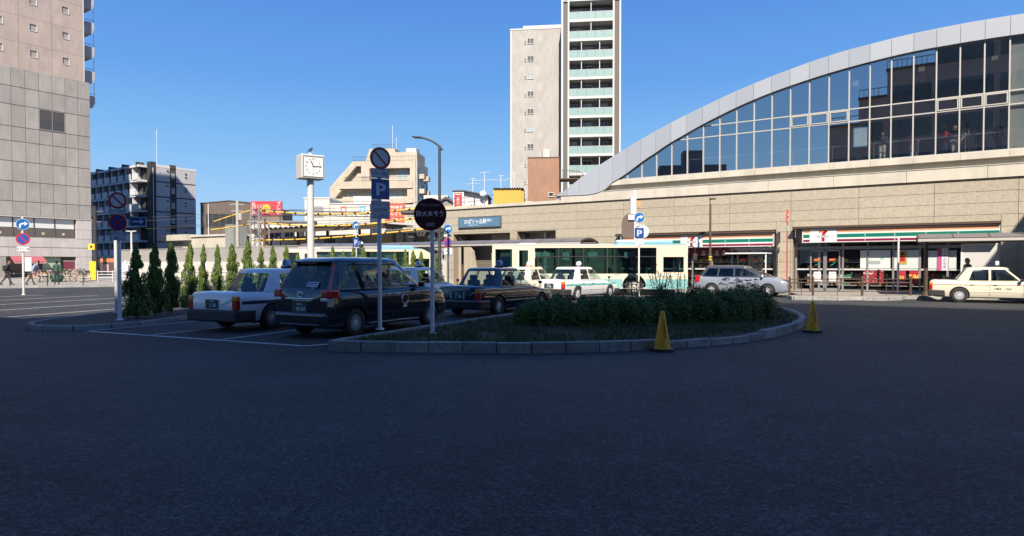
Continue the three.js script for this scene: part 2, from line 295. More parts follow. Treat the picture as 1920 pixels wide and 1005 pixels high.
// ================================================================ the station
const STATION_TURN = -34, U = [Math.cos(R(34)), -Math.sin(R(34))];               // [x, ahead] along its front
const onWall = (s, w) => [15.4 + U[0] * s + U[1] * w, 37 + U[1] * s - U[0] * w];   // s along the front, w out from it
const station = thing('station_building', 'tile-clad railway station with an arched glass concourse on top', 'station', [15.4, 37], STATION_TURN);
{
  const S0 = -24.6, S1 = 24, openings = [[-23.9, -18.75, 3.87], [-18.15, -15.0, 3.93], [-10.5, -.72, 3.55], [.16, 9.45, 3.62]];
  // backing wall with the openings cut out
  const shape = poly([[S0, 0], [S1, 0], [S1, 5.7], [S0, 5.7]]);
  for (const [a, b, h] of openings) { const hole = new THREE.Path(); hole.moveTo(a, .13); hole.lineTo(b, .13); hole.lineTo(b, h); hole.lineTo(a, h); hole.closePath(); shape.holes.push(hole); }
  obj('wall', new THREE.ExtrudeGeometry(shape, { depth: .35, bevelEnabled: false }).translate(0, 0, -.38), MAT.joint, station);
  // tile panels with open joints
  const xsJ = []; for (let s = S0; s < S1;) { xsJ.push(s); s = s === S0 ? -3.3 - 3.35 * 6 : s + 3.35; } xsJ.push(S1);
  const ysJ = [.13, .62, 1.18, 1.74, 2.3, 2.86, 3.42, 4.0, 4.56, 5.12, 5.68];
  const toneT = [MAT.tile, M([.415, .37, .29], .75, 0, { map: tileTone }), M([.445, .40, .318], .75, 0, { map: tileTone })];
  const cut = (x0, x1, y0, y1, list) => {                              // panel minus openings
    for (const [a, b, h] of list) {
      if (a < x1 - .01 && b > x0 + .01 && y0 < h - .01) {
        const out = [];
        if (a > x0) out.push([x0, a, y0, y1]); if (b < x1) out.push([b, x1, y0, y1]);
        if (h < y1) out.push([Math.max(a, x0), Math.min(b, x1), h, y1]);
        return out.flatMap((p) => cut(...p, list.filter((o) => o[0] !== a)));
      }
    }
    return [[x0, x1, y0, y1]];
  };
  for (let j = 0; j < ysJ.length - 1; j++) for (let i = 0; i < xsJ.length - 1; i++)
    for (const [x0, x1, y0, y1] of cut(xsJ[i], xsJ[i + 1], ysJ[j], ysJ[j + 1], openings))
      if (x1 - x0 > .08 && y1 - y0 > .05) obj('wall_panel', b2(x0 + .009, x1 - .009, y0 + .009, y1 - .009, -.03, 0), toneT[Math.floor(rnd() * 3)], station);
  // returns inside the openings, soffits
  for (const [a, b, h] of openings) obj('opening_reveal', [b2(a - .02, a + .004, .13, h, -.6, -.385), b2(b - .004, b + .02, .13, h, -.6, -.385), b2(a, b, h - .004, h + .02, -.6, -.385)], MAT.joint, station);
  // roof edge: dark drip, pale band, dark recess, pale sill
  obj('drip_line', b2(S0, S1, 5.685, 5.74, -.3, .05), MAT.bronze, station);
  const pale = M([.533, .503, .429], .8, 0, { map: stains });
  for (let s = S0; s < S1; s += 3.35) obj('band_panel', b2(s + .008, Math.min(S1, s + 3.35) - .008, s < -15.2 ? 5.745 : 5.745, s < -15.2 ? 5.95 : 6.33, -.4, .09), pale, station);
  obj('band_cap', b2(-15.2, S1, 6.335, 6.37, -.5, .12), pale, station);
  obj('recess', b2(-12.2, S1, 6.375, 6.69, -.6, -.25), pale, station);
  for (let s = -11.6; s < S1; s += 1.94) obj('sill_panel', b2(s + .006, Math.min(S1, s + 1.94) - .006, 6.695, 7.0, -.5, .06), pale, station);
  obj('low_roof', b2(S0, -12.5, 5.6, 5.72, -12, -.42), MAT.midGrey, station);
  obj('end_wall', b2(S0, S0 + .3, .13, 5.6, -12, -.4), toneT[0], station);
  // arch
  const OUT = [[-14.95, 6.23], [-12.68, 7.51], [-10.72, 8.5], [-8.89, 9.37], [-6.85, 10.22], [-4.82, 10.95], [-2.78, 11.62], [-.77, 12.17], [1.91, 12.74], [3.86, 13.0], [5.76, 13.18], [7.72, 13.26], [8.75, 13.27]];
  const INN = [[-11.62, 6.3], [-10.83, 6.84], [-7.83, 8.48], [-5.78, 9.51], [-3.75, 10.34], [-1.77, 11.0], [.02, 11.45], [1.98, 11.83], [3.87, 12.1], [5.77, 12.28], [7.73, 12.34], [8.75, 12.35]];
  const curve = (T) => (s) => { if (s > 8.75) s = 17.5 - s; if (s <= T[0][0]) return T[0][1] + (s - T[0][0]) * .6; let k = 0; while (k < T.length - 2 && s > T[k + 1][0]) k++; const f = (q) => T[Math.max(0, Math.min(T.length - 1, q))]; const t = (s - T[k][0]) / (T[k + 1][0] - T[k][0]); const [p0, p1, p2, p3] = [f(k - 1)[1], f(k)[1], f(k + 1)[1], f(k + 2)[1]]; return p1 + .5 * t * (p2 - p0 + t * (2 * p0 - 5 * p1 + 4 * p2 - p3 + t * (3 * (p1 - p2) + p3 - p0))); };
  const hOut = curve(OUT), hIn = curve(INN);
  const STEP = .972, X0 = -.03, cols = []; for (let k = -12; k <= 19; k++) cols.push(X0 + k * STEP);
  const fasciaM = [M([.37, .4, .444], .42, .25), M([.4, .429, .466], .42, .25), M([.348, .377, .422], .42, .25)];
  const full = [-14.95, -14.0, -13.1, ...cols];
  for (let i = 0; i < full.length - 1; i++) {
    const a = full[i] + .008, b = full[i + 1] - .008, lo = (s) => (s < -12.4 ? 6.23 - .02 * (s + 14.95) : s < -11.62 ? 6.18 + (s + 12.4) * .15 : hIn(s));
    obj('fascia_panel', ext([[a, lo(a)], [(a + b) / 2, lo((a + b) / 2)], [b, lo(b)], [b, hOut(b)], [(a + b) / 2, hOut((a + b) / 2)], [a, Math.max(hOut(a), lo(a) + .01)]], .12, 0, .02), fasciaM[Math.floor(rnd() * 3)], station);
  }
  // roof shell behind the fascia
  { const pts = full.map((s) => [s, hOut(s) - .05]); obj('arch_roof', ext([...pts, ...pts.map(([s, h]) => [s, h - .3]).reverse()], 18, 0, -18), M([.37, .385, .407], .5, .2), station); }
  // mullions, transoms
  const mull = M([.459, .444, .414], .45, .2);
  const inner = cols.filter((s) => hIn(s) > 7.1);
  for (const s of inner) { const wide = Math.abs(s - (X0 + 10 * STEP)) < .01; obj('mullion', b2(s - .03, s + .03, 7.0, hIn(s), -.16, -.02), mull, station); }
  for (const y of [9.15, 9.8]) { const lo = cols.find((s) => hIn(s) > y + .1); obj('transom', b2(lo - .5, S1 - 5, y - .03, y + .03, -.13, -.035), mull, station); }
  obj('bottom_rail', b2(-10.7, S1 - 5, 7.0, 7.07, -.15, -.03), mull, station);
  obj('wide_column', b2(9.72, 10.5, 7.0, hIn(10) - .05, -.5, -.2), pale, station);
  for (const k of [1, 2, 3, 8, 9, 10]) { const x0 = X0 + (k - 1) * STEP + .05, x1 = X0 + k * STEP - .05; if (k > 9 && 0) continue; obj('vent_frame', [b2(x0, x1, 9.2, 9.25, -.1, 0), b2(x0, x1, 9.7, 9.75, -.1, 0), b2(x0, x0 + .05, 9.25, 9.7, -.1, 0), b2(x1 - .05, x1, 9.25, 9.7, -.1, 0)], mull, station); }
  const glassM = M([.72, .80, .86], .0, 0, { transmission: 1, thickness: 0, ior: 4.8 });
  const edges = [-10.6, ...inner];
  for (let i = 0; i < edges.length - 1; i++) for (const [y0, y1] of [[7.07, 9.12], [9.18, 9.77], [9.83, 14]]) {
    const a = edges[i] + .03, b = edges[i + 1] - .03, ta = Math.min(y1, hIn(a) - .0), tb = Math.min(y1, hIn(b) - .0);
    if (Math.max(ta, tb) < y0 + .05) continue;
    const pts = [[a, y0], [b, y0]]; if (tb > y0) pts.push([b, tb]); const n = 4; for (let q = n - 1; q > 0; q--) { const x = a + (b - a) * q / n, t = Math.min(y1, hIn(x)); if (t > y0) pts.push([x, t]); } if (ta > y0) pts.push([a, ta]);
    obj('glass_pane', new THREE.ShapeGeometry(poly(pts)).translate(0, 0, -.08 + rr(-.004, .004)).rotateY(rr(-.0006, .0006)), glassM, station);
  }
  // concourse inside
  const inside = M([.5, .5, .5], .8, 0, { map: stains }), floorM = M([.222, .207, .192], .35);
  obj('concourse_floor', b2(-12, S1 - 5, 6.75, 6.9, -18, -.62), floorM, station);
  obj('concourse_back_wall', ext([[-11, 6.95], [S1 - 5, 6.95], [S1 - 5, 11], ...[...cols].reverse().filter((s) => s < S1 - 5 && s > -11).map((s) => [s, hIn(s) + .2])], .2, 0, -9.2), inside, station);
  obj('ceiling_beam', [0, 1, 2, 3, 4].map((k) => b2(3 + 3 * k, 3.25 + 3 * k, hIn(3 + 3 * k) - .9, hIn(3 + 3 * k) - .1, -9, -.5)), M([.222, .178, .148], .7), station);
  obj('handrail', [rod([-6, 8.0, -.7], [18, 8.0, -.7], .025), ...[...Array(13)].map((_, k) => rod([-6 + 2 * k, 6.9, -.7], [-6 + 2 * k, 8, -.7], .02))], MAT.steel, station);
  obj('ticket_machine_wall', b2(4.6, 7.4, 6.95, 9.3, -8.95, -8.6), M([.074, .118, .207], .5), station);
  obj('ceiling_lamp', [0, 1, 2, 3].map((k) => b2(-3 + 2.4 * k, -2.2 + 2.4 * k, 10.0, 10.05, -6, -5.6)), MAT.white, station);
  const poster = obj('poster', face(.72, 1.02, 3.45, 8.3, -.14), print(144, 204, (x, w, h) => { x.fillStyle = '#8fd0ee'; x.fillRect(0, 0, w, h); x.fillStyle = '#eef6fa'; x.fillRect(12, 12, w - 24, h - 24); x.fillStyle = '#d6e2ea'; for (let i = 0; i < 9; i++) x.fillRect(26, 32 + i * 16, 92 - (i * 37 % 40), 4); }), station, true);
  poster.userData.label = 'white notice with a pale blue border';
  // name sign
  const sg = obj('name_sign', b2(-23.35, -19.45, 4.32, 5.1, .03, .13), M([.081, .104, .118], .5), station);
  obj('sign_face', face(3.72, .62, -21.4, 4.71, .134), print(744, 124, (x, w, h) => {
    x.fillStyle = '#5f87a8'; x.fillRect(0, 0, w, h);
    kana(x, 'ひばりヶ丘駅', 300, 50, 66, '#f4f8fb', .12); kana(x, '南口', 560, 40, 40, '#f4f8fb', .13);
    x.fillStyle = '#f4f8fb'; latin(x, 'HIBARIGAOKA STA.', 270, 103, 22, '#e8f0f6', '');
  }), sg, true);
  // entrance recess and stairs
  const recess = toneT[0];
  obj('entrance_back_wall', [b2(-21.3, -18.7, .13, 3.86, -1.5, -1.3), b2(-23.95, -21.3, .13, 1.2, -1.9, -1.7)], recess, station);
  obj('entrance_ceiling', b2(-24.2, -14.8, 3.88, 3.98, -7, -.62), recess, station);
  obj('entrance_shutter', [...Array(14)].map((_, k) => b2(-23.9, -21.35, 1.25 + k * .19, 1.42 + k * .19, -1.95 - .02 * (k % 2), -1.8)), M([.148, .126, .104], .6), station);
  obj('stair_flank', ext([[-18.12, 3.93], [-17.3, 2.55], [-16.6, .13], [-18.12, .13]], .3, 0, -.9), toneT[0], station);
  obj('entrance_flank', ext([[-23.9, 3.86], [-22.6, 2.6], [-22.3, 1.2], [-22.3, .13], [-23.9, .13]], .3, 0, -.9), toneT[0], station);
  obj('inner_partition', b2(-18, -15, .13, 3.88, -1.6, -1.4), M([.30, .26, .21], .7), station);
  obj('partition_post', b2(-16.7, -16.5, .13, 3.88, -1.38, -1.25), MAT.galv, station);
  const board = obj('entrance_board', b2(-20.3, -18.8, 2.86, 3.1, -1.28, -1.2), M([.178, .015, .022], .6), station); board.userData.label = 'dark red board with white lettering';
  obj('board_face', face(1.4, .18, -19.55, 2.98, -1.194), print(280, 36, (x, w, h) => { x.fillStyle = '#5a1016'; x.fillRect(0, 0, w, h); latin(x, 'EMIO COURT', w / 2, h / 2 + 2, 28, '#f2e6dc'); }), board, true);
  obj('blue_panel', b2(-20.4, -19.6, .13, 2.2, -1.28, -1.2), M([.015, .074, .259], .5), station);
}

// ---------------------------------------------------------------- convenience store fronts in the station wall
function stripes(x, w, h) {
  x.fillStyle = '#f7f4ef'; x.fillRect(0, 0, w, h); x.fillStyle = '#f0a77c'; x.fillRect(0, h * .03, w, h * .25); x.fillStyle = '#12806f'; x.fillRect(0, h * .40, w, h * .27); x.fillStyle = '#8a1d4c'; x.fillRect(0, h * .79, w, h * .17);
}
const stripeMat = print(64, 128, stripes, .35), logoMat = print(300, 150, (x, w, h) => {
  x.fillStyle = '#fbfbf9'; x.fillRect(0, 0, w, h);
  x.fillStyle = '#ee8a52'; x.beginPath(); x.moveTo(98, 14); x.lineTo(196, 14); x.lineTo(160, 44); x.lineTo(98, 44); x.closePath(); x.fill();
  x.fillStyle = '#a3203c'; x.beginPath(); x.moveTo(200, 14); x.lineTo(200, 34); x.quadraticCurveTo(172, 50, 170, 72); x.lineTo(132, 72); x.quadraticCurveTo(140, 40, 172, 14); x.closePath(); x.fill(); x.fillRect(132, 96, 36, 46);
  latin(x, 'ELEVEn', 150, 85, 40, '#2c6a54');
}, .35);
function storefront(s0, s1, logoAt, label, doors, posters, signTop, signBot) {
  const [px, pd] = onWall(0, 0), g = thing('convenience_store', label, 'shop', [15.4, 37], STATION_TURN, 'store fronts under the station');
  const frame = M([.266, .266, .266], .45, .4), T = signTop, B = signBot;
  // sign band: a box with printed panels
  const box0 = obj('sign_band', b2(s0 + .5, s1, B, T, .02, .34), MAT.white, g);
  obj('fascia_board', b2(s0 - .02, s1 + .02, B - .02, T + .25, -.75, -.62), MAT.cream, g);
  obj('canopy_shelf', b2(s0 + .02, s1 + .05, T + .03, T + .14, -.6, .5), MAT.bronze, g);
  let x = s0 + .55; const cuts = [logoAt - .66, logoAt + .66]; const stops = [x];
  stops.push(cuts[0]); stops.push(cuts[1]); for (let q = cuts[1] + 1.34; q < s1 - .6; q += 1.34) stops.push(q); stops.push(s1);
  for (let q = cuts[0] - 1.34; q > x + .3; q -= 1.34) stops.splice(1, 0, q);
  stops.sort((a, b) => a - b);
  for (let i = 0; i < stops.length - 1; i++) { const a = stops[i] + .015, b = stops[i + 1] - .015; obj('sign_panel', face(b - a, T - B - .03, (a + b) / 2, (T + B) / 2, .345), Math.abs((a + b) / 2 - logoAt) < .3 ? logoMat : stripeMat, box0, true); }
  // window wall
  const z = -.45, y0 = .16;
  const posts = []; for (let q = s0 + .06; q < s1; q += 1.18) posts.push(q); posts.push(s1 - .06);
  for (const q of posts) obj('window_post', b2(q - .045, q + .045, y0, B + .05, z - .06, z + .06), frame, g);
  obj('window_head', b2(s0, s1, 2.42, 2.58, z - .05, z + .05), frame, g); obj('window_base', b2(s0, s1, y0 - .02, y0 + .1, z - .05, z + .05), frame, g);
  const pane = M([.82, .86, .86], 0, 0, { transmission: 1, thickness: 0, ior: 1.5 });
  for (let i = 0; i < posts.length - 1; i++) {
    const a = posts[i] + .045, b = posts[i + 1] - .045; if (b - a < .1) continue;
    obj('window_pane', face(b - a, 2.3, (a + b) / 2, 1.27, z), pane, g); obj('top_pane', face(b - a, B - 2.56, (a + b) / 2, (B + 2.6) / 2, z), pane, g);
    obj('window_strip', b2(a, b, 1.3, 1.38, z + .01, z + .014), MAT.white, g);
  }
  for (const [a, b] of doors) { const m = (a + b) / 2; for (const [p, q] of [[a, m - .01], [m + .01, b]]) { const d = obj('sliding_door', [b2(p, p + .07, y0, 2.4, z + .07, z + .12), b2(q - .07, q, y0, 2.4, z + .07, z + .12), b2(p, q, 2.32, 2.4, z + .07, z + .12), b2(p, q, y0, y0 + .16, z + .07, z + .12)], frame, g); obj('door_notice', face(.36, .52, (p + q) / 2, .95, z + .125), print(60, 84, (c, w, h) => { c.fillStyle = '#f3eff2'; c.fillRect(0, 0, w, h); c.strokeStyle = '#d9a0ac'; c.lineWidth = 2; for (let i = 0; i < 5; i++) c.strokeRect(10, 12 + i * 12, 40 - i * 5, 3); }), d, true); obj('door_emblem', [ext([[(p + q) / 2 - .17, 1.92], [(p + q) / 2 + .17, 1.92], [(p + q) / 2 + .05, 1.8], [(p + q) / 2 - .17, 1.8]], .004, 0, z + .1)], M([.555, .118, .037], .5), d); obj('door_emblem', tube([[(p + q) / 2 + .12, 1.8, z + .1], [(p + q) / 2 + .03, 1.62, z + .1], [(p + q) / 2 - .12, 1.56, z + .1]], .022, 10), M([.022, .244, .133], .5), d); } }
  for (const [a, b, lo, hi, draw] of posters) obj('window_poster', face(b - a, hi - lo, (a + b) / 2, (lo + hi) / 2, z + .02 + .006 * posters.findIndex((p) => p[0] === a && p[2] === lo)), print(256, Math.round(256 * (hi - lo) / (b - a)), draw), g, true);
  // shop interior: floor, ceiling, back wall, shelves of goods
  obj('shop_floor', b2(s0, s1, .06, .15, -7, -.38), M([.37, .355, .333], .3), g); obj('shop_ceiling', b2(s0, s1, 3.1, 3.2, -7, -.6), MAT.white, g); obj('shop_back_wall', b2(s0, s1, .15, 3.1, -7.1, -7), M([.296, .237, .192], .8), g);
  obj('shop_side_wall', [b2(s0 - .1, s0, .15, 3.1, -7, -.6), b2(s1, s1 + .1, .15, 3.1, -7, -.6)], M([.222, .178, .148], .8), g);
  obj('shelf', [0, 1, 2, 3].map((k) => b2(s0 + .4, s1 - .4, .45 + k * .42, .48 + k * .42, -1.75, -1.2)), MAT.galv, g);
  const goods = [[.5, .06, .05], [.06, .22, .12], [.62, .50, .2], [.08, .12, .3], [.6, .58, .55], [.25, .1, .06], [.45, .2, .08]].map((c) => M(c, .6)), per = goods.map(() => []);
  for (let k = 0; k < 4; k++) for (let q = s0 + .5; q < s1 - .5;) { const w = rr(.06, .16), h = rr(.1, .3); per[Math.floor(rnd() * 7)].push(b2(q, q + w - .01, .485 + k * .42, .485 + h + k * .42, -1.7, -1.25)); q += w; }
  per.forEach((p, i) => { const o = obj('shelf_goods', p, goods[i], g); o.userData.kind = 'stuff'; });
  return g;
}
const redPoster = (c, w, h) => { c.fillStyle = '#8c1f26'; c.fillRect(0, 0, w, h); for (let i = 0; i < 60; i++) { c.fillStyle = ['#b8333a', '#d98f86', '#5e1219', '#c94b50'][i % 4]; c.beginPath(); c.ellipse((i * 71) % w, (i * 37) % h, 9 + i % 7, 6 + i % 5, i, 0, 7); c.fill(); } latin(c, 'Christmas', w * .22, h * .2, h * .16, '#fff'); };
const whiteBlind = (c, w, h) => { c.fillStyle = '#dfe6e6'; c.fillRect(0, 0, w, h); c.fillStyle = '#a9b1b1'; c.beginPath(); c.roundRect(w * .24, h * .58, w * .44, h * .2, h * .1); c.fill(); c.fillStyle = '#9fd8c4'; c.beginPath(); c.arc(w * .72, h * .46, h * .1, 0, 7); c.fill(); };
const plainBlind = (c, w, h) => { c.fillStyle = '#d9e2e3'; c.fillRect(0, 0, w, h); };
storefront(.2, 9.4, 1.75, 'shop front with striped sign band, posters and white window blinds', [[1.0, 2.5]], [
  [3.45, 4.85, 1.4, 2.35, whiteBlind], [5.0, 6.15, 1.4, 2.35, plainBlind], [6.4, 7.7, 1.4, 2.3, plainBlind], [3.6, 4.55, .6, 1.28, redPoster],
  [5.2, 5.58, 1.62, 2.3, (c, w, h) => { c.fillStyle = '#c9a14a'; c.fillRect(0, 0, w, h); c.fillStyle = '#b3242c'; c.fillRect(w * .2, h * .4, w * .6, h * .4); c.fillStyle = '#2a1712'; c.beginPath(); c.arc(w * .5, h * .22, w * .2, 0, 7); c.fill(); }],
  [5.15, 5.55, .5, 1.28, (c, w, h) => { c.fillStyle = '#c22f45'; c.fillRect(0, 0, w, h); latin(c, '50', w / 2, h * .45, h * .3, '#f6d648'); c.fillStyle = '#f0c9cf'; c.fillRect(w * .1, h * .7, w * .8, h * .08); }],
  [5.7, 6.15, .6, 1.28, (c, w, h) => { c.fillStyle = '#b8262e'; c.fillRect(0, 0, w, h); latin(c, '5%', w / 2, h * .5, h * .6, '#ffe05a'); }],
  [6.9, 7.35, 1.3, 2.42, (c, w, h) => { c.fillStyle = '#e9e3ea'; c.fillRect(0, 0, w, h); c.fillStyle = '#c95f93'; c.fillRect(0, 0, w * .42, h); kana(c, 'ごめんもき', w * .7, h / 2, w * .42, '#7c6f96', .1, true); }],
], 3.52, 2.78);
{
  const st = storefront(-10.4, -.8, -5.45, 'shop front with striped sign band above a red banner', [[-2.95, -1.5]], [[-4.3, -3.2, .5, 1.0, redPoster]], 3.36, 2.62);
  const bn = obj('banner', b2(-7.2, -3.35, 2.14, 2.58, -.3, -.27), M([.259, .037, .074], .7), st); bn.userData.label = 'dark red banner with white letters and four faces';
  obj('banner_face', face(3.8, .42, -5.275, 2.36, -.266), print(872, 92, (x, w, h) => { x.fillStyle = '#7d2636'; x.fillRect(0, 0, w, h); x.fillStyle = '#f2e6e6'; kana(x, '車台所行中!', 250, h / 2, 62, '#f4ecec', .14); for (let i = 0; i < 4; i++) { x.fillStyle = '#33201d'; x.beginPath(); x.arc(520 + i * 92, 38, 27, 0, 7); x.fill(); x.fillStyle = '#e4bba3'; x.beginPath(); x.ellipse(520 + i * 92, 48, 19, 22, 0, 0, 7); x.fill(); x.fillStyle = '#f3efec'; x.fillRect(492 + i * 92, 74, 56, 18); } }), bn, true);
  obj('door_canopy', [b2(-3.3, -1.0, 2.2, 2.27, -.3, .9), b2(-1.1, -1.04, .16, 2.2, .8, .86)], MAT.galv, st);
}
// blank hoarding beside the store
{ const h = thing('hoarding_panel', 'plain white hoarding panel between the store and the tiled wall', 'panel', [15.4, 37], STATION_TURN); obj('panel', b2(7.95, 9.5, .16, 2.55, -.28, -.2), MAT.white, h); obj('panel_frame', [b2(7.88, 7.95, .14, 2.6, -.3, -.18), b2(7.88, 9.52, 2.55, 2.62, -.3, -.18)], MAT.galv, h); }

// ================================================================ vehicles
// A car is a lofted lower body with wheel arches cut out, and a cabin of columns (pillars and panes) under a domed roof. Forward is -z.
const evaluator = new Evaluator(); evaluator.useGroups = false; evaluator.attributes = ['position', 'normal', 'uv'];
function loftBody(st, belt) {        // st: [z, bottom, shoulder, top, half width, crown]
  const ring = ([z, yb, ys, yt, w, cr = .02]) => {
    const half = [[w * .80, yb], [w * .93, yb + .045], [w * .985, yb + (ys - yb) * .28], [w, yb + (ys - yb) * .55], [w * .992, ys - .10], [w * .97, ys - .03], [w * .93, ys + (yt - ys) * .5], [w * .86, yt], [w * .5, yt + cr * .8]];
    return [[0, yb, z], ...half.map(([x, y]) => [x, y, z]), [0, yt + cr, z], ...half.slice().reverse().map(([x, y]) => [-x, y, z])];
  };
  const fine = [];
  for (let i = 0; i < st.length - 1; i++) { const n = Math.max(1, Math.round((st[i + 1][0] - st[i][0]) / .14)); for (let k = 0; k < n; k++) { const t = k / n; fine.push(st[i].map((v, q) => v + ((st[i + 1][q] ?? .02) - v) * t)); } }
  fine.push(st[st.length - 1]);
  const rings = fine.map(ring), m = rings[0].length, pos = [], idx = [];
  rings.forEach((r) => r.forEach((p) => pos.push(...p)));
  for (let i = 0; i < rings.length - 1; i++) for (let j = 0; j < m; j++) { const a = i * m + j, b = i * m + (j + 1) % m; idx.push(a, b, a + m, b, b + m, a + m); }
  for (const [i, flip] of [[0, 0], [rings.length - 1, 1]]) { const c = pos.length / 3, r = rings[i], avg = [0, 1, 2].map((k) => r.reduce((s, p) => s + p[k], 0) / m); pos.push(...avg); for (let j = 0; j < m; j++) { const a = i * m + j, b = i * m + (j + 1) % m; flip ? idx.push(a, b, c) : idx.push(a, c, b); } }
  let g = new THREE.BufferGeometry(); g.setAttribute('position', new THREE.Float32BufferAttribute(pos, 3)); g.setIndex(idx); g.computeVertexNormals();
  return toCreasedNormals(g, R(32));
}
function cutArches(g, wheels, r, W) {
  metreUV(g);
  let b = new Brush(g); b.updateMatrixWorld();
  for (const z of wheels) for (const s of [-1, 1]) {
    const c = new THREE.CylinderGeometry(r, r, .5, 36); c.rotateZ(Math.PI / 2); c.translate(s * (W - .02), r * .86, z); metreUV(c.toNonIndexed ? c : c);
    const q = new Brush(c); q.updateMatrixWorld(); b = evaluator.evaluate(b, q, SUBTRACTION);
  }
  return b.geometry;
}
function cabin(cols, y0, y1, rows, bulge) {     // cols: [x bottom, z bottom, x top, z top, kind of the panel up to the next column]
  const P = (c, t) => { const [xb, zb, xt, zt] = cols[c], k = 1 + bulge * 4 * t * (1 - t); return [(xb + (xt - xb) * t) * k, y0 + (y1 - y0) * t, zb + (zt - zb) * t]; };
  const panes = new Map(), frame = [];
  const quad = (out, c, ta, tb, s) => { const n = 3; for (let i = 0; i < n; i++) { const p = ta + (tb - ta) * i / n, q = ta + (tb - ta) * (i + 1) / n; const [A, B, C, D] = [P(c, p), P(c + 1, p), P(c + 1, q), P(c, q)].map(([x, y, z]) => [x * s, y, z]); s > 0 ? out.push(...A, ...C, ...B, ...A, ...D, ...C) : out.push(...A, ...B, ...C, ...A, ...C, ...D); } };
  for (let c = 0; c < cols.length - 1; c++) for (const s of [1, -1]) {
    const kind = cols[c][4];
    if (kind === 'post') quad(frame, c, 0, 1, s);
    else { const key = kind === 'windshield' || kind === 'rear_window' ? kind : kind + (s > 0 ? 'R' : 'L'); if (!panes.has(key)) panes.set(key, []); quad(panes.get(key), c, rows[0], rows[1], s); quad(frame, c, 0, rows[0], s); quad(frame, c, rows[1], 1, s); }
  }
  const make = (a) => { let g = new THREE.BufferGeometry(); g.setAttribute('position', new THREE.Float32BufferAttribute(a, 3)); g = mergeVertices(g, 1e-4); g.computeVertexNormals(); return toCreasedNormals(g, R(40)); };
  return { frame: make(frame), panes: [...panes].map(([k, a]) => [k.replace(/[RL]$/, ''), make(a)]) };
}
function domeRoof(cols, y1, rise) {
  const top = cols.map(([, , x, z]) => [x, z]), out = [...top, ...top.slice(1, -1).reverse().map(([x, z]) => [-x, z])], cz = (top[0][1] + top[top.length - 1][1]) / 2;
  const levels = [[1, 0], [.985, .32], [.93, .62], [.8, .84], [.55, .96], [.25, 1]], pos = [], idx = [], m = out.length;
  levels.forEach(([k, h]) => out.forEach(([x, z]) => pos.push(x * k, y1 + rise * h, cz + (z - cz) * k)));
  pos.push(0, y1 + rise, cz);
  for (let i = 0; i < levels.length - 1; i++) for (let j = 0; j < m; j++) { const a = i * m + j, b = i * m + (j + 1) % m; idx.push(a, a + m, b, b, a + m, b + m); }
  const L = (levels.length - 1) * m; for (let j = 0; j < m; j++) idx.push(L + j, L + m, L + (j + 1) % m);
  let g = new THREE.BufferGeometry(); g.setAttribute('position', new THREE.Float32BufferAttribute(pos, 3)); g.setIndex(idx); g.computeVertexNormals();
  return g;
}
const lathe = (pts, n = 28) => new THREE.LatheGeometry(pts.map(([r, y]) => new THREE.Vector2(r, y)), n);
function wheelParts(r, w, style) {
  const tyre = lathe([[r * .60, -w / 2], [r * .9, -w / 2], [r * .985, -w * .36], [r, -w * .2], [r, w * .2], [r * .985, w * .36], [r * .9, w / 2], [r * .60, w / 2], [r * .6, -w / 2]]); tyre.rotateZ(Math.PI / 2);
  const spokes = [], n = style === 'fine' ? 16 : style === 'bus' ? 8 : 10, rim = r * .66;
  const ringG = lathe([[rim * .9, w * .30], [rim, w * .44], [rim * 1.03, w * .46], [rim * 1.03, w * .3], [rim * .9, w * .30]]); ringG.rotateZ(-Math.PI / 2);
  const disc = new THREE.CylinderGeometry(rim * .92, rim * .92, .02, 28); disc.rotateZ(Math.PI / 2); disc.translate(w * .22, 0, 0);
  const hub = lathe([[0, w * .43], [rim * .17, w * .42], [rim * .24, w * .36], [rim * .24, w * .2]]); hub.rotateZ(-Math.PI / 2);
  for (let k = 0; k < n; k++) { const g = style === 'bus' ? cyl(rim * .10, rim * .10, .02, 0, rim * .62, 0, 12).rotateX(0) : box(.018, rim * .80, rim * (style === 'fine' ? .07 : .17), w * .36, rim * .54, 0); if (style === 'bus') { g.translate(0, -rim * .62, 0); g.rotateZ(Math.PI / 2); g.translate(w * .30, rim * .6, 0); } g.rotateX(k / n * 2 * Math.PI); spokes.push(g); }
  return { tyre: ready(merged(tyre)), disc: ready(merged(disc)), rim: ready(merged([ringG, hub, ...spokes])) };
}
function addWheel(parent, W, x, y, z, rimMat, discMat = MAT.black) {
  const g = new THREE.Group(); g.name = 'wheel'; g.position.set(x, y, z); if (x < 0) g.rotation.y = Math.PI; parent.add(g);
  obj('tyre', W.tyre, MAT.rubber, g); obj('wheel_disc', W.disc, discMat, g); obj('rim', W.rim, rimMat, g);
}
const paint = (c, coat = 1) => M(c, .12, 0, { clearcoat: coat, clearcoatRoughness: .02, specularIntensity: .9, ior: 1.5 });
const lampRed = M([.42, .012, .012], .15, 0, { clearcoat: 1 }), lampAmber = M([.75, .22, .02], .15, 0, { clearcoat: 1 }), lampClear = M([.68, .70, .70], .1, 0, { clearcoat: 1 }), plasticBlack = M([.022, .022, .024], .6);
function plateMat(text, dark = true) { return print(160, 80, (x, w, h) => { x.fillStyle = dark ? '#1d3f52' : '#e9ece6'; x.fillRect(0, 0, w, h); const c = dark ? '#eef4f4' : '#1f5a3c'; x.fillStyle = c; x.fillRect(52, 9, 20, 10); x.fillRect(80, 9, 22, 10); latin(x, text, w * .56, h * .63, 42, c); }); }
const rimPaint = M([.62, .62, .64], .3, .35);
const decal = (w, h, draw) => M([.6, .6, .6], .5, 0, { map: canvasTex(w, h, (x) => { x.clearRect(0, 0, w, h); draw(x, w, h); }), transparent: true, alphaTest: .4 });
const cache = {};
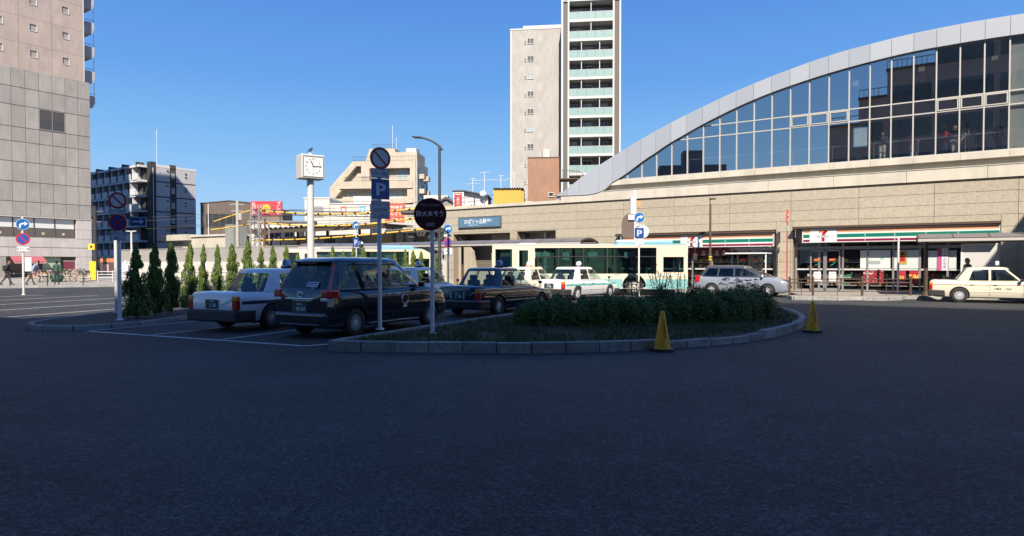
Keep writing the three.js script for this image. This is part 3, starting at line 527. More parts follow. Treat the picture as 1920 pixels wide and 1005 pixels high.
function carShape(kind) {
  if (cache[kind]) return cache[kind];
  const C = {};
  if (kind === 'sedan') {
    Object.assign(C, { L: 4.695, W: .8475, belt: .90, wheels: [-1.5, 1.285], wr: .315, arch: .365, roofY: 1.425, rise: .085 });
    C.st = [[-2.345, .34, .52, .58, .70, .01], [-2.31, .26, .60, .66, .79, .01], [-2.18, .22, .66, .73, .825], [-1.5, .20, .72, .80, .845], [-1.02, .20, .78, .885, .8475, .01], [-.9, .20, .80, .90, .8475, .01], [1.3, .20, .82, .91, .8475, .01], [1.5, .20, .83, .935, .845, .015], [2.12, .22, .84, .945, .83, .02], [2.28, .26, .83, .93, .81, .015], [2.335, .30, .80, .89, .79, .01], [2.35, .34, .74, .82, .77, .0]];
    C.cols = [[0, -1.03, 0, -.44, 'windshield'], [.40, -1.0, .32, -.42, 'windshield'], [.66, -.93, .51, -.36, 'windshield'], [.73, -.87, .565, -.31, 'post'], [.765, -.78, .59, -.235, 'door_window'], [.785, -.3, .61, 0, 'door_window'], [.785, .20, .615, .20, 'post'], [.785, .28, .615, .28, 'door_window'], [.775, .98, .605, .80, 'post'], [.74, 1.28, .575, .99, 'post'], [.66, 1.42, .52, 1.05, 'rear_window'], [.34, 1.48, .27, 1.085, 'rear_window'], [0, 1.50, 0, 1.10, 'x']];
  } else if (kind === 'van') {
    Object.assign(C, { L: 4.4, W: .8475, belt: 1.06, wheels: [-1.38, 1.37], wr: .315, arch: .37, roofY: 1.62, rise: .155 });
    C.st = [[-2.2, .34, .60, .68, .66, .01], [-2.17, .26, .70, .80, .75, .02], [-2.05, .22, .80, .92, .80, .03], [-1.75, .20, .88, .985, .83, .03], [-1.3, .20, .93, 1.05, .8475, .02], [-1.1, .20, .95, 1.06, .8475, .01], [1.9, .20, .96, 1.06, .8475, .01], [2.08, .22, .96, 1.06, .83, .01], [2.165, .26, .95, 1.05, .80, .01], [2.2, .32, .90, 1.0, .775, .0]];
    C.cols = [[0, -1.32, 0, -.52, 'windshield'], [.42, -1.28, .34, -.50, 'windshield'], [.68, -1.17, .55, -.42, 'windshield'], [.745, -1.08, .60, -.35, 'post'], [.785, -.88, .63, -.16, 'door_window'], [.80, -.3, .665, .02, 'door_window'], [.805, .10, .675, .12, 'post'], [.805, .18, .675, .2, 'rear_side_window'], [.805, .95, .67, .98, 'post'], [.805, 1.0, .67, 1.03, 'rear_side_window'], [.80, 1.80, .655, 1.55, 'post'], [.775, 2.05, .63, 1.76, 'post'], [.70, 2.13, .57, 1.84, 'rear_window'], [.36, 2.165, .30, 1.88, 'rear_window'], [0, 2.175, 0, 1.89, 'x']];
  } else {   // wagon
    Object.assign(C, { L: 4.55, W: .85, belt: .98, wheels: [-1.37, 1.38], wr: .31, arch: .365, roofY: 1.44, rise: .13 });
    C.st = [[-2.275, .34, .52, .56, .60, .0], [-2.22, .24, .64, .72, .74, .01], [-2.08, .20, .72, .83, .81, .02], [-1.75, .19, .82, .94, .84, .03], [-1.4, .19, .86, .985, .85, .02], [-1.2, .19, .87, .99, .85, .01], [1.6, .20, .90, 1.0, .85, .01], [2.08, .22, .92, 1.02, .83, .01], [2.22, .26, .90, 1.0, .79, .01], [2.275, .34, .82, .92, .75, .0]];
    C.cols = [[0, -1.62, 0, -.42, 'windshield'], [.42, -1.57, .34, -.40, 'windshield'], [.68, -1.44, .53, -.32, 'windshield'], [.745, -1.34, .575, -.25, 'post'], [.785, -1.12, .60, -.1, 'door_window'], [.80, -.2, .63, .12, 'door_window'], [.80, .20, .635, .24, 'post'], [.80, .28, .635, .32, 'rear_side_window'], [.80, 1.05, .63, 1.0, 'post'], [.80, 1.12, .63, 1.07, 'rear_side_window'], [.77, 1.85, .60, 1.55, 'post'], [.70, 2.05, .555, 1.72, 'rear_window'], [.36, 2.15, .29, 1.80, 'rear_window'], [0, 2.17, 0, 1.82, 'x']];
  }
  C.body = ready(merged(cutArches(loftBody(C.st, C.belt), C.wheels, C.arch, C.W), true));
  const y0 = C.belt - .01, cb = cabin(C.cols, y0, C.roofY, kind === 'van' ? [.05, .93] : [.07, .93], .012);
  C.frame = ready(merged([cb.frame, domeRoof(C.cols, C.roofY - .001, C.rise)])); C.panes = cb.panes.map(([k, g]) => [k, ready(merged(g))]);
  C.wheel = wheelParts(C.wr, .19, 'fine'); C.wheel2 = wheelParts(C.wr, .19, 'wide');
  return (cache[kind] = C);
}
const seam = (x, y0, y1, z) => box(.004, y1 - y0, .008, x, (y0 + y1) / 2, z);
function flank(C, y, z) {            // half width of the lower body at a height and a place along it
  let k = 0; while (k < C.st.length - 2 && z > C.st[k + 1][0]) k++;
  const a = C.st[k], b = C.st[k + 1], t = Math.max(0, Math.min(1, (z - a[0]) / (b[0] - a[0]))), [, yb, ys, , w] = a.map((v, i) => v + ((b[i] ?? 0) - v) * t);
  const T = [[yb + .045, .93], [yb + (ys - yb) * .28, .985], [yb + (ys - yb) * .55, 1], [ys - .10, .992], [ys - .03, .97], [ys, .95]];
  for (let i = 0; i < T.length - 1; i++) if (y <= T[i + 1][0]) return w * (T[i][1] + (T[i + 1][1] - T[i][1]) * Math.max(0, (y - T[i][0]) / (T[i + 1][0] - T[i][0])));
  return w * .95;
}
function sideStrip(C, s, y0, y1, z0, z1, off = .004) {
  const pos = [], n = 40, P = (y, z) => [s * (flank(C, y, z) + off), y, z];
  for (let i = 0; i < n; i++) { const a = z0 + (z1 - z0) * i / n, b = z0 + (z1 - z0) * (i + 1) / n; for (let q = 0; q < 2; q++) { const lo = y0 + (y1 - y0) * q / 2, hi = y0 + (y1 - y0) * (q + 1) / 2; pos.push(...P(lo, a), ...P(lo, b), ...P(hi, b), ...P(lo, a), ...P(hi, b), ...P(hi, a)); } }
  const g = new THREE.BufferGeometry(); g.setAttribute('position', new THREE.Float32BufferAttribute(pos, 3)); g.computeVertexNormals(); return g;
}
function car(kind, label, at, heading, o) {
  const C = carShape(kind), t = thing(o.name ?? (kind === 'sedan' ? 'taxi' : kind === 'van' ? 'taxi_van' : 'parked_car'), label, o.category ?? 'taxi', at, -heading, o.group);
  const body = o.body, W = C.W, end = C.L / 2;
  obj('body', C.body, body, t); obj('roof', C.frame, o.roofMat ?? body, t);
  for (const [k, g] of C.panes) obj(k, g, k === 'rear_side_window' && o.dark ? MAT.privacy : k === 'rear_window' && o.dark ? MAT.privacy : MAT.carGlass, t);
  // cabin furniture
  const b = C.belt;
  obj('interior_deck', box(W * 1.72, .02, C.cols[C.cols.length - 1][1] - C.cols[0][1] - .25, 0, b + .018, (C.cols[0][1] + C.cols[C.cols.length - 1][1]) / 2), MAT.interior, t);
  for (const [x, z] of [[-.37, -.02], [.37, -.02], [-.37, .92], [.37, .92]]) obj('seat_back', [rbox(.46, .22, .12, .05, x, b + .1, z), rbox(.25, .16, .09, .04, x, b + .29, z + .03)], o.seat ?? MAT.interior, t);
  obj('steering_wheel', new THREE.TorusGeometry(.17, .014, 6, 18).rotateX(-.5).translate(.37, b + .08, -.55), MAT.black, t);
  for (const z of C.wheels) for (const s of [-1, 1]) addWheel(t, o.wideSpokes ? C.wheel2 : C.wheel, s * (W - .10), C.wr, z, o.rim ?? rimPaint, o.disc ?? M([.10, .10, .105], .5, .5));
  for (const z of C.wheels) for (const s of [-1, 1]) obj('wheel_housing', box(.03, .5, .7, s * (W - .32), .42, z), MAT.black, t);
  // doors: seams, handles, mirrors
  const zA = kind === 'sedan' ? -.86 : kind === 'van' ? -.98 : -.95, zB = kind === 'sedan' ? .24 : .14, zC = kind === 'sedan' ? 1.05 : 1.0;
  for (const s of [-1, 1]) for (const z of [zA, zB, zC]) obj('door_seam', seam(s * (W - .0015), .30, b - .12, z), MAT.black, t);
  for (const s of [-1, 1]) for (const z of [zB - .18, zC - (kind === 'van' ? .75 : .2)]) obj('door_handle', rbox(.03, .026, .16, .012, s * (W + .004), b - .15, z), o.handle ?? MAT.chrome, t);
  for (const s of [-1, 1]) {
    if (kind === 'sedan' && !o.doorMirror) obj('fender_mirror', [rbox(.13, .10, .07, .03, s * .70, .99, -1.62), rod([s * .70, .8, -1.6], [s * .70, .96, -1.62], .016)], MAT.black, t);
    else obj('door_mirror', rbox(.17, .13, .10, .035, s * (W + .06), b + .05, C.cols[4][1] - .02), o.mirror ?? body, t);
  }
  // front
  obj('grille', box(W * .85, .12, .03, 0, kind === 'sedan' ? .58 : .55, -end + .015), MAT.darkGrey, t);
  for (const s of [-1, 1]) obj('headlight', rbox(.30, .13, .10, .03, s * (W * .66), kind === 'sedan' ? .60 : .70, -end + (kind === 'sedan' ? .05 : .13)), lampClear, t);
  // rear
  if (kind === 'sedan') {
    const bp = o.bumper ?? plasticBlack;
    obj('rear_bumper', [rbox(W * 1.97, .29, .16, .055, 0, .385, end - .01), ...[-1, 1].map((s) => rbox(.10, .27, .55, .045, s * (W - .05), .385, end - .28))], bp, t);
    obj('front_bumper', [rbox(W * 1.96, .20, .16, .05, 0, .36, -end + .01), ...[-1, 1].map((s) => rbox(.10, .20, .45, .04, s * (W - .05), .36, -end + .22))], bp, t);
    for (const s of [-1, 1]) { const l = obj('tail_light', rbox(.17, .33, .12, .03, s * (W - .11), .69, end - .045), lampRed, t); obj('turn_lens', rbox(.172, .12, .122, .02, s * (W - .11), .795, end - .0435), lampAmber, l); }
    obj('plate_recess', box(.52, .20, .012, 0, .66, end + .002), o.plateBack ?? MAT.darkGrey, t);
    if (o.stripe) for (const s of [-1, 1]) obj('side_stripe', sideStrip(C, s, .655, .735, -2.1, 2.2), o.stripe, t);
    for (const s of [-1, 1]) obj('side_moulding', rbox(.012, .03, 1.95, .005, s * (W + .001), .47, -.08), o.moulding ?? MAT.darkGrey, t);
    obj('trunk_seam', [box(W * 1.7, .004, .006, 0, .92, end - .06), box(W * 1.66, .006, .004, 0, .47, end + .003)], MAT.black, t);
  } else if (kind === 'van') {
    obj('rear_bumper', [rbox(W * 1.86, .34, .16, .075, 0, .40, end - .045), rbox(1.2, .03, .03, .01, 0, .30, end + .045)], body, t);
    obj('chrome_bar', rbox(.86, .035, .035, .012, -.02, .86, end + .012), MAT.chrome, t);
    for (const s of [-1, 1]) {
      const l = obj('tail_light', rbox(.26, .20, .34, .05, s * (W - .135), .97, end - .155), lampRed, t); obj('lamp_lens', rbox(.2, .08, .3, .03, s * (W - .155), .85, end - .13), lampClear, l);
      const st = ext([[0, 0], [.10, 0], [.05, .52], [0, .52]], .05, .008); st.rotateY(s > 0 ? 1.05 : Math.PI - 1.05 + 0); obj('pillar_light', [rod([s * .745, 1.06, 2.085], [s * .60, 1.60, 1.80], .03, 10)], lampRed, t);
    }
    obj('rear_spoiler', rbox(1.14, .035, .22, .014, 0, 1.665, 1.86), body, t);
    obj('high_brake_light', rbox(.5, .025, .02, .006, 0, 1.63, 1.955), M([.03, .012, .012], .2), t);
    obj('emblem', [new THREE.TorusGeometry(.065, .008, 8, 24).scale(1.35, .9, 1), new THREE.TorusGeometry(.045, .007, 8, 20).scale(.6, 1.2, 1), new THREE.TorusGeometry(.04, .007, 8, 20).scale(1.45, .55, 1).translate(0, .02, 0)].map((g) => g.translate(0, .955, end + .008)), MAT.chrome, t);
    obj('window_sticker', new THREE.PlaneGeometry(.33, .12).rotateX(-.46).translate(.30, 1.17, 2.135), print(96, 36, (x, w, h) => { x.fillStyle = '#dfe6f2'; x.fillRect(0, 0, w, h); x.fillStyle = '#2a4aa0'; x.fillRect(6, 6, 14, 14); x.fillRect(26, 8, 60, 8); x.fillRect(8, 24, 80, 5); }), t, true);
    obj('cab_number', new THREE.PlaneGeometry(.16, .06).rotateX(-.46).translate(.33, 1.085, 2.175), decal(64, 24, (x, w, h) => { latin(x, '123', w / 2, h / 2, 24, '#e8ecf0'); }), t, true);
    obj('plate_recess', box(.50, .26, .02, -.02, .68, end), plasticBlack, t);
    obj('door_crest', [new THREE.TorusGeometry(.12, .012, 8, 28).rotateY(Math.PI / 2).translate(W + .002, .76, -.32)], MAT.chrome, t);
    obj('door_crest', [box(.004, .05, .14, W + .003, .60, -.32)], MAT.galv, t);
    for (const s of [-1, 1]) obj('sill_strip', rbox(.014, .022, 1.8, .005, s * (W - .035), .27, 0), MAT.chrome, t);
    obj('antenna', [rod([0, 1.735, 1.35], [-.0, 1.86, 1.62], .006), rbox(.06, .04, .14, .015, 0, 1.745, 1.33)], MAT.black, t);
    obj('window_visor', [rbox(.012, .03, 1.6, .004, W * .80, 1.60, .65)], MAT.black, t);
  } else {
    obj('rear_bumper', rbox(W * 1.86, .30, .14, .05, 0, .42, end - .04), body, t);
    for (const s of [-1, 1]) obj('tail_light', rbox(.16, .36, .26, .05, s * (W - .09), .86, end - .17), lampRed, t);
  }
  if (o.plate) obj('number_plate', face(.44, .22, kind === 'van' ? -.02 : 0, kind === 'van' ? .67 : .66, end + (kind === 'van' ? .016 : .012)), plateMat(o.plate), t, true);
  if (o.lamp) {
    const l = obj('roof_lamp', [rbox(.36, .05, .12, .02, 0, C.roofY + C.rise + .02, -.05)], o.lampBase ?? MAT.black, t);
    obj('lamp_disc', [new THREE.CylinderGeometry(.105, .105, .11, 24).rotateX(Math.PI / 2).translate(0, C.roofY + C.rise + .13, -.05), new THREE.TorusGeometry(.07, .012, 6, 20).translate(0, C.roofY + C.rise + .13, .008)], o.lamp, l);
    obj('lamp_emblem', [new THREE.TorusGeometry(.045, .011, 6, 18).translate(0, C.roofY + C.rise + .13, .012)], M([.05, .08, .25], .5), l);
  }
  return t;
}
const BAY = 'taxis waiting in the shaded bays';
const whiteLamp = M([.78, .79, .82], .4), blueLamp = M([.35, .42, .6], .4);
car('sedan', 'white taxi with a dark blue side stripe and plate 520', [-6.1, 17.95], 26, { body: paint([.70, .73, .78]), bumper: plasticBlack, stripe: M([.012, .02, .07], .4), plate: '5 20', lamp: blueLamp, plateBack: MAT.silver, handle: MAT.black });
car('van', 'tall black taxi van with a chrome bar and plate 16-54', [-3.5, 16.35], 29.5, { body: paint([.012, .013, .018]), dark: true, plate: '16-54' });
car('sedan', 'black taxi with chrome trim and plate 778', [-.45, 22.25], 31, { body: paint([.010, .012, .02]), bumper: M([.012, .012, .014], .35, 0, { clearcoat: 1 }), plate: '7 78', lamp: blueLamp, moulding: MAT.chrome, plateBack: MAT.silver });
car('sedan', 'silver-white taxi parked ahead of the black van, mostly hidden by it', [-3.55, 25.2], 30, { body: paint([.62, .65, .69]), bumper: plasticBlack, lamp: whiteLamp });
car('sedan', 'cream taxi between the black taxi and the bus, mostly hidden', [.75, 30.2], 34, { body: paint([.66, .60, .46]), bumper: plasticBlack, lamp: whiteLamp, lampBase: lampAmber });
car('sedan', 'sunlit white taxi with a green waist stripe beside the bus', [3.1, 31.2], 39, { body: paint([.60, .60, .60]), stripe: M([.10, .36, .33], .4), bumper: plasticBlack, lamp: whiteLamp, plate: '3 16', wideSpokes: true, disc: MAT.silver, moulding: MAT.white });
{
  const t = car('sedan', 'pale cream taxi with a thin dark red stripe standing by the bus shelter', [20.42, 28.15], 122, { body: paint([.60, .55, .44]), stripe: null, bumper: plasticBlack, lamp: whiteLamp, doorMirror: true, mirror: MAT.black, wideSpokes: true, disc: MAT.silver, handle: MAT.black, moulding: paint([.70, .65, .53]) });
  for (const s of [-1, 1]) obj('side_stripe', sideStrip(carShape('sedan'), s, .735, .755, -2.1, 2.25), M([.16, .02, .04], .4), t);
  obj('door_lettering', new THREE.PlaneGeometry(.75, .11).rotateY(Math.PI / 2).translate(.8525, .60, -.25), decal(300, 44, (x, w, h) => { kana(x, '口車台', 62, 22, 30, '#4a4a4e', .14); latin(x, 'TAXI', 205, 24, 34, '#55565a'); }), t, true);
}
{
  const t = car('wagon', 'silver estate car with black ink drawings on its side', [11.9, 34.35], 122, { name: 'parked_car', category: 'car', body: paint([.20, .225, .275]), roofMat: paint([.05, .055, .07]), dark: true, wideSpokes: true, disc: MAT.darkGrey, mirror: paint([.5, .52, .56]) });
  const ink = []; let s0 = seedState; seedState = 991;                 // figures drawn on the doors, as thin vinyl
  for (let i = 0; i < 52; i++) { const z = rr(-1.9, 1.95), y = rr(.5, .86); if (C2(z)) continue; ink.push(tube([[.851, y, z], [.8525, y + rr(-.12, .12), z + rr(-.16, .16)], [.8525, y + rr(-.14, .10), z + rr(-.24, .24)], [.851, y + rr(-.1, .1), z + rr(-.3, .3)]], rr(.008, .024), 10, 4)); }
  function C2(z) { return Math.abs(z + 1.37) < .5 || Math.abs(z - 1.38) < .5; }
  obj('ink_drawing', ink.map((g) => g.scale(1, 1, 1)), M([.012, .012, .014], .5), t); seedState = s0;
}

// ---------------------------------------------------------------- buses
function bus(label, at, heading, fleet) {
  const t = thing('city_bus', label, 'bus', at, -heading, 'city buses at the forecourt stops');
  const L = 10.2, W = 1.24, cream = paint([.60, .54, .41], .6), mint = paint([.20, .40, .41], .6), sky = paint([.22, .40, .48], .6);
  // shell: side walls with wheel arches, ends, roof
  const side = () => { const s = poly([[-L / 2, .34], [L / 2, .34], [L / 2, 2.62], [-L / 2, 2.62]]); for (const z of [-2.35, 2.75]) { const h = new THREE.Path(); h.absarc(-z, .47, .58, 0, Math.PI, false); h.lineTo(-z - .58, .35); h.lineTo(-z + .58, .35); h.closePath(); s.holes.push(h); } const win = (a, b, c, d) => { const h = new THREE.Path(); h.moveTo(a, c); h.lineTo(b, c); h.lineTo(b, d); h.lineTo(a, d); h.closePath(); s.holes.push(h); }; win(-4.95, -4.05, 1.35, 2.42); win(-3.68, -3.2, 1.25, 2.35); win(-2.85, 3.5, 1.12, 2.48); win(3.85, 4.9, 1.2, 2.0); return new THREE.ExtrudeGeometry(s, { depth: .06, bevelEnabled: false, curveSegments: 20 }); };
  for (const s of [-1, 1]) { const g = side(); g.rotateY(Math.PI / 2); g.translate(s > 0 ? W - .06 : -W, 0, 0); obj('side_wall', g, cream, t); }
  for (const s of [-1, 1]) for (const [a, b] of [[-5.1, -2.96], [-1.74, 2.14], [3.36, 5.1]]) obj('skirt', box(.012, .51, b - a, s * (W + .008), .585, (a + b) / 2), mint, t);
  for (const s of [-1, 1]) obj('waist_line', box(.012, .05, 10.1, s * (W + .008), 1.02, 0), M([.40, .54, .50], .5), t);
  obj('rear_wall', rbox(2 * W - .02, 2.30, .10, .04, 0, 1.48, L / 2 - .03), cream, t); obj('front_wall', [rbox(2 * W - .02, .95, .10, .04, 0, .80, -L / 2 + .03), rbox(2 * W - .02, .34, .10, .04, 0, 2.46, -L / 2 + .03)], cream, t);
  obj('windscreen', face(2.3, 1.05, 0, 1.78, -L / 2 + .03), MAT.carGlass, t);
  const roofProfile = new THREE.Shape(); roofProfile.moveTo(-W, 2.6); roofProfile.lineTo(-W, 2.64); roofProfile.quadraticCurveTo(-W + .02, 2.685, -W + .3, 2.70); roofProfile.lineTo(W - .3, 2.70); roofProfile.quadraticCurveTo(W - .02, 2.685, W, 2.64); roofProfile.lineTo(W, 2.6); roofProfile.closePath();
  obj('roof', [new THREE.ExtrudeGeometry(roofProfile, { depth: 6.4, bevelEnabled: false }).translate(0, 0, -1.3)], M([.40, .40, .39], .5), t);
  obj('front_roof', [new THREE.ExtrudeGeometry(roofProfile, { depth: 3.75, bevelEnabled: false }).translate(0, .004, -5.06), rbox(1.9, .24, 3.0, .1, 0, 2.79, -2.9)], sky, t);
  obj('roof_vent', rbox(.8, .1, .9, .04, 0, 2.73, 3.3), MAT.white, t);
  // windows
  const glass = M([.20, .33, .32], .03, 0, { transmission: 1, thickness: 0, ior: 1.6 });
  for (const s of [-1, 1]) {
    for (const [a, b, c, d] of [[4.05, 4.95, 1.35, 2.42], [3.2, 3.68, 1.25, 2.35], ...[0, 1, 2, 3, 4].map((k) => [-3.5 + k * 1.27, -2.25 + k * 1.27, 1.12, 2.48]), [-4.9, -3.85, 1.2, 2.0]])
      obj('side_window', face(b - a, d - c, (a + b) / 2, (c + d) / 2, 0).rotateY(-Math.PI / 2).translate(s * (W - .03), 0, 0), glass, t);
    obj('window_bar', [...[0, 1, 2, 3].map((k) => box(.05, 1.36, .05, s * (W - .03), 1.8, -2.24 + k * 1.27)), box(.04, .04, 6.3, s * (W - .028), 2.02, -.33)], MAT.black, t);
  }
  obj('door_frame', [box(.012, 2, .06, W + .006, 1.4, 3.12), box(.012, 2, .06, W + .006, 1.4, 3.76), box(.012, .06, .58, W + .006, 2.4, 3.44)], M([.66, .62, .5], .5), t);
  obj('floor', box(2 * W - .14, .06, L - .2, 0, .55, 0), MAT.darkGrey, t); obj('inner_ceiling', box(2 * W - .2, .04, L - .3, 0, 2.56, 0), M([.6, .6, .58], .8), t);
  for (const x of [-.78, .78]) for (let k = 0; k < 7; k++) obj('seat', [rbox(.78, .62, .1, .04, x, 1.12, -3 + k * .92), rbox(.78, .12, .42, .04, x, .86, -3.25 + k * .92)], M([.06, .16, .17], .8), t);
  for (const x of [-.3, .3]) obj('grab_pole', [...Array(5)].map((_, k) => rod([x, .6, -2.6 + k * 1.3], [x, 2.5, -2.6 + k * 1.3], .018)), M([.6, .5, .1], .4), t);
  for (const [z, y, w, h] of [[2.7, 2.1, .4, .32], [2.25, 2.1, .4, .32], [1.2, 2.05, .34, .4], [-.2, 2.1, .5, .32], [-2.1, 2.1, .5, .3]]) obj('window_notice', box(.006, h, w, W - .045, y, z), M([.55, .62, .58], .7), t);
  const w = wheelParts(.47, .26, 'bus');
  for (const z of [-2.35, 2.75]) for (const s of [-1, 1]) addWheel(t, w, s * (W - .17), .47, z, M([.55, .52, .45], .5, .3), M([.35, .33, .30], .6));
  obj('wheel_arch_trim', [-2.35, 2.75].flatMap((z) => [-1, 1].map((s) => new THREE.TorusGeometry(.59, .03, 6, 24, Math.PI).rotateY(Math.PI / 2).translate(s * (W + .004), .47, z))), MAT.black, t);
  obj('mirror', [tube([[W - .1, 2.55, -5.0], [W + .1, 2.5, -5.4], [W + .12, 2.2, -5.45]], .025, 12), rbox(.1, .38, .24, .05, W + .12, 1.98, -5.45)], MAT.black, t);
  obj('mirror', [tube([[-W + .1, 2.55, -5.0], [-W - .05, 2.5, -5.4], [-W - .05, 2.3, -5.45]], .025, 12), rbox(.24, .28, .1, .05, -W - .05, 2.15, -5.45)], MAT.black, t);
  for (const s of [-1, 1]) { obj('headlight', rbox(.34, .2, .06, .03, s * .9, .75, -L / 2 - .02), lampClear, t); obj('tail_light', rbox(.14, .34, .05, .02, s * 1.05, .95, L / 2 + .02), lampRed, t); }
  obj('destination_board', [box(1.5, .24, .02, 0, 2.45, -L / 2 - .03)], MAT.black, t);
  obj('fleet_number', new THREE.PlaneGeometry(.46, .10).rotateY(Math.PI / 2).translate(W + .003, 1.07, -1.45), decal(120, 26, (x, q, h) => { latin(x, fleet, q / 2, h / 2 + 1, 24, '#8a8672'); }), t, true);
  return t;
}
bus('cream and mint green city bus behind the sunlit white taxi', [4.15, 36.3], 95, 'A5-965');
bus('cream city bus behind the cypress trees, only its roof line showing', [-10.4, 46.5], 93, 'A4-871');

// ================================================================ signs, lamps and street furniture
const ring = (x, w, fill, rim, bar) => { x.fillStyle = rim; x.beginPath(); x.arc(w / 2, w / 2, w / 2, 0, 7); x.fill(); x.fillStyle = fill; x.beginPath(); x.arc(w / 2, w / 2, w * .385, 0, 7); x.fill(); x.strokeStyle = rim; x.lineWidth = w * .09; for (const k of bar) { x.beginPath(); x.moveTo(w * (.5 - .28), w * (.5 - .28 * k)); x.lineTo(w * (.5 + .28), w * (.5 + .28 * k)); x.stroke(); } };
const noEntryMat = print(160, 160, (x, w) => ring(x, w, '#d6dbe2', '#a81f33', [1]), .45), noStopMat = print(160, 160, (x, w) => ring(x, w, '#16348f', '#a81f33', [1, -1]), .45), noParkMat = print(160, 160, (x, w) => ring(x, w, '#2f57b8', '#cc2c48', [1]), .45);
const turnMat = print(160, 160, (x, w) => { x.fillStyle = '#f2f6f8'; x.fillRect(0, 0, w, w); x.fillStyle = '#1570bd'; x.beginPath(); x.arc(80, 80, 76, 0, 7); x.fill(); x.strokeStyle = '#f4f8fa'; x.lineWidth = 20; x.lineCap = 'butt'; x.beginPath(); x.moveTo(48, 130); x.lineTo(48, 108); x.quadraticCurveTo(48, 72, 84, 70); x.lineTo(104, 70); x.stroke(); x.fillStyle = '#f4f8fa'; x.beginPath(); x.moveTo(98, 40); x.lineTo(140, 70); x.lineTo(98, 100); x.closePath(); x.fill(); }, .4);
const parkMat = print(128, 176, (x, w, h) => { x.fillStyle = '#154a9c'; x.fillRect(0, 0, w, h); latin(x, 'P', w / 2, h * .53, 150, '#c9d8ee'); }, .4);
const wayMat = print(160, 100, (x, w, h) => { x.fillStyle = '#1d3f86'; x.fillRect(0, 0, w, h); x.strokeStyle = '#8fa3c8'; x.lineWidth = 5; x.strokeRect(5, 5, w - 10, h - 10); x.fillStyle = '#b9c8e0'; x.fillRect(24, 40, 76, 20); x.beginPath(); x.moveTo(96, 20); x.lineTo(140, 50); x.lineTo(96, 80); x.closePath(); x.fill(); }, .4);
const textMat = (lines, w = 160, h = 90, bg = '#c3c9d4', fg = '#1c2f66') => print(w, h, (x) => { x.fillStyle = bg; x.fillRect(0, 0, w, h); x.strokeStyle = fg; x.lineWidth = 3; x.strokeRect(4, 4, w - 8, h - 8); const n = lines.length, s = Math.min(h / n * .78, w / Math.max(...lines.map((l) => l.length)) / 1.12); lines.forEach((l, i) => kana(x, l, w / 2, h * (i + .5) / n, s, fg, .11)); }, .5);
function sign(label, [X, D, y = 0], turn, pole, plates, extra) {
  const t = thing('road_sign', label, 'sign', [X, D, y], turn);
  obj('pole', [cyl(pole.r, pole.r, pole.h, 0, pole.h / 2, 0, 14), cyl(pole.r * .6, pole.r, .02, 0, pole.h + .01, 0, 14), cyl(pole.r * 1.9, pole.r * 2.1, .03, 0, .012, 0, 14)], pole.mat ?? MAT.galv, t);
  for (const [kind, x, yy, w, h, mat, name] of plates) {
    const back = obj(name ?? (kind === 'disc' ? 'sign_disc' : 'sign_plate'), kind === 'disc' ? new THREE.CylinderGeometry(w / 2, w / 2, .012, 36).rotateX(Math.PI / 2).translate(x, yy, pole.r + .012) : rbox(w, h, .012, .005, x, yy, pole.r + .012), MAT.silver, t);
    obj('sign_face', kind === 'disc' ? new THREE.CircleGeometry(w / 2 - .003, 36).translate(x, yy, pole.r + .0215) : face(w - .006, h - .006, x, yy, pole.r + .0215), mat, back, true);
    obj('clamp', [box(.09, .03, pole.r * 2 + .03, x * .0, yy - h * .2, 0), box(.09, .03, pole.r * 2 + .03, 0, yy + h * .2, 0)], MAT.galv, back);
  }
  extra?.(t);
  return t;
}
const taxiText = textMat(['タクシーを除く'], 200, 64), taxiText3 = textMat(['タクシー台', '口台行所', 'ここから'], 200, 180);
sign('grey post with two round signs and a blue arrow board beside the cypresses', [-10.6, 18, .1], 12, { r: .05, h: 3.45 }, [['disc', 0, 3.22, .45, .45, noEntryMat], ['plate', 0, 2.93, .45, .12, taxiText], ['disc', 0, 2.63, .45, .45, noStopMat], ['plate', 0, 2.27, .42, .24, textMat(['タクシーを', '除く'], 160, 90)], ['plate', .5, 2.66, .40, .25, wayMat, 'arrow_board']], (t) => obj('bracket', rod([0, 2.66, .03], [.5, 2.66, .05], .012), MAT.galv, t));
{ const t = thing('white_post', 'plain white post beside the sunlit parking lot', 'post', [-12.35, 20.8, .1]); obj('pole', [cyl(.055, .055, 2.45, 0, 1.225, 0), cyl(.1, .11, .03, 0, .012, 0)], MAT.white, t); obj('cap', cyl(.03, .056, .03, 0, 2.465, 0), MAT.galv, t); }
sign('tall grey post with a round sign above a blue P plate on the island', [-3.0, 15.1, .13], 36, { r: .05, h: 4.05 }, [['disc', 0, 3.86, .50, .50, noEntryMat], ['plate', 0, 3.52, .44, .22, taxiText], ['plate', 0, 3.17, .44, .46, parkMat], ['plate', 0, 2.70, .46, .40, taxiText3]]);
sign('dark red round FIRE CISTERN sign on a grey post at the island kerb', [-1.69, 14.15, .13], 3, { r: .045, h: 2.75 }, [['disc', -.04, 2.53, .69, .69, print(256, 256, (x, w) => { x.fillStyle = '#4a0f1c'; x.fillRect(0, 0, w, w); latin(x, 'FIRE CISTERN', 128, 55, 25, '#c49aa4'); kana(x, '防火水そう', 128, 122, 44, '#f3e6ea', .14, false, .96); x.fillStyle = '#c9bcc0'; x.fillRect(98, 196, 62, 26); latin(x, '100m', 129, 210, 24, '#33161c'); }, .4)]]);
const roadSet = [['disc', 0, 3.78, .58, .58, turnMat], ['plate', 0, 3.38, .5, .16, textMat(['一方行'], 160, 52, '#eef0f0', '#202a44')], ['disc', 0, 2.95, .56, .56, noParkMat], ['plate', 0, 2.42, .5, .42, textMat(['タクシー', '除台', '一口'], 160, 130, '#eceeee', '#303a50')]];
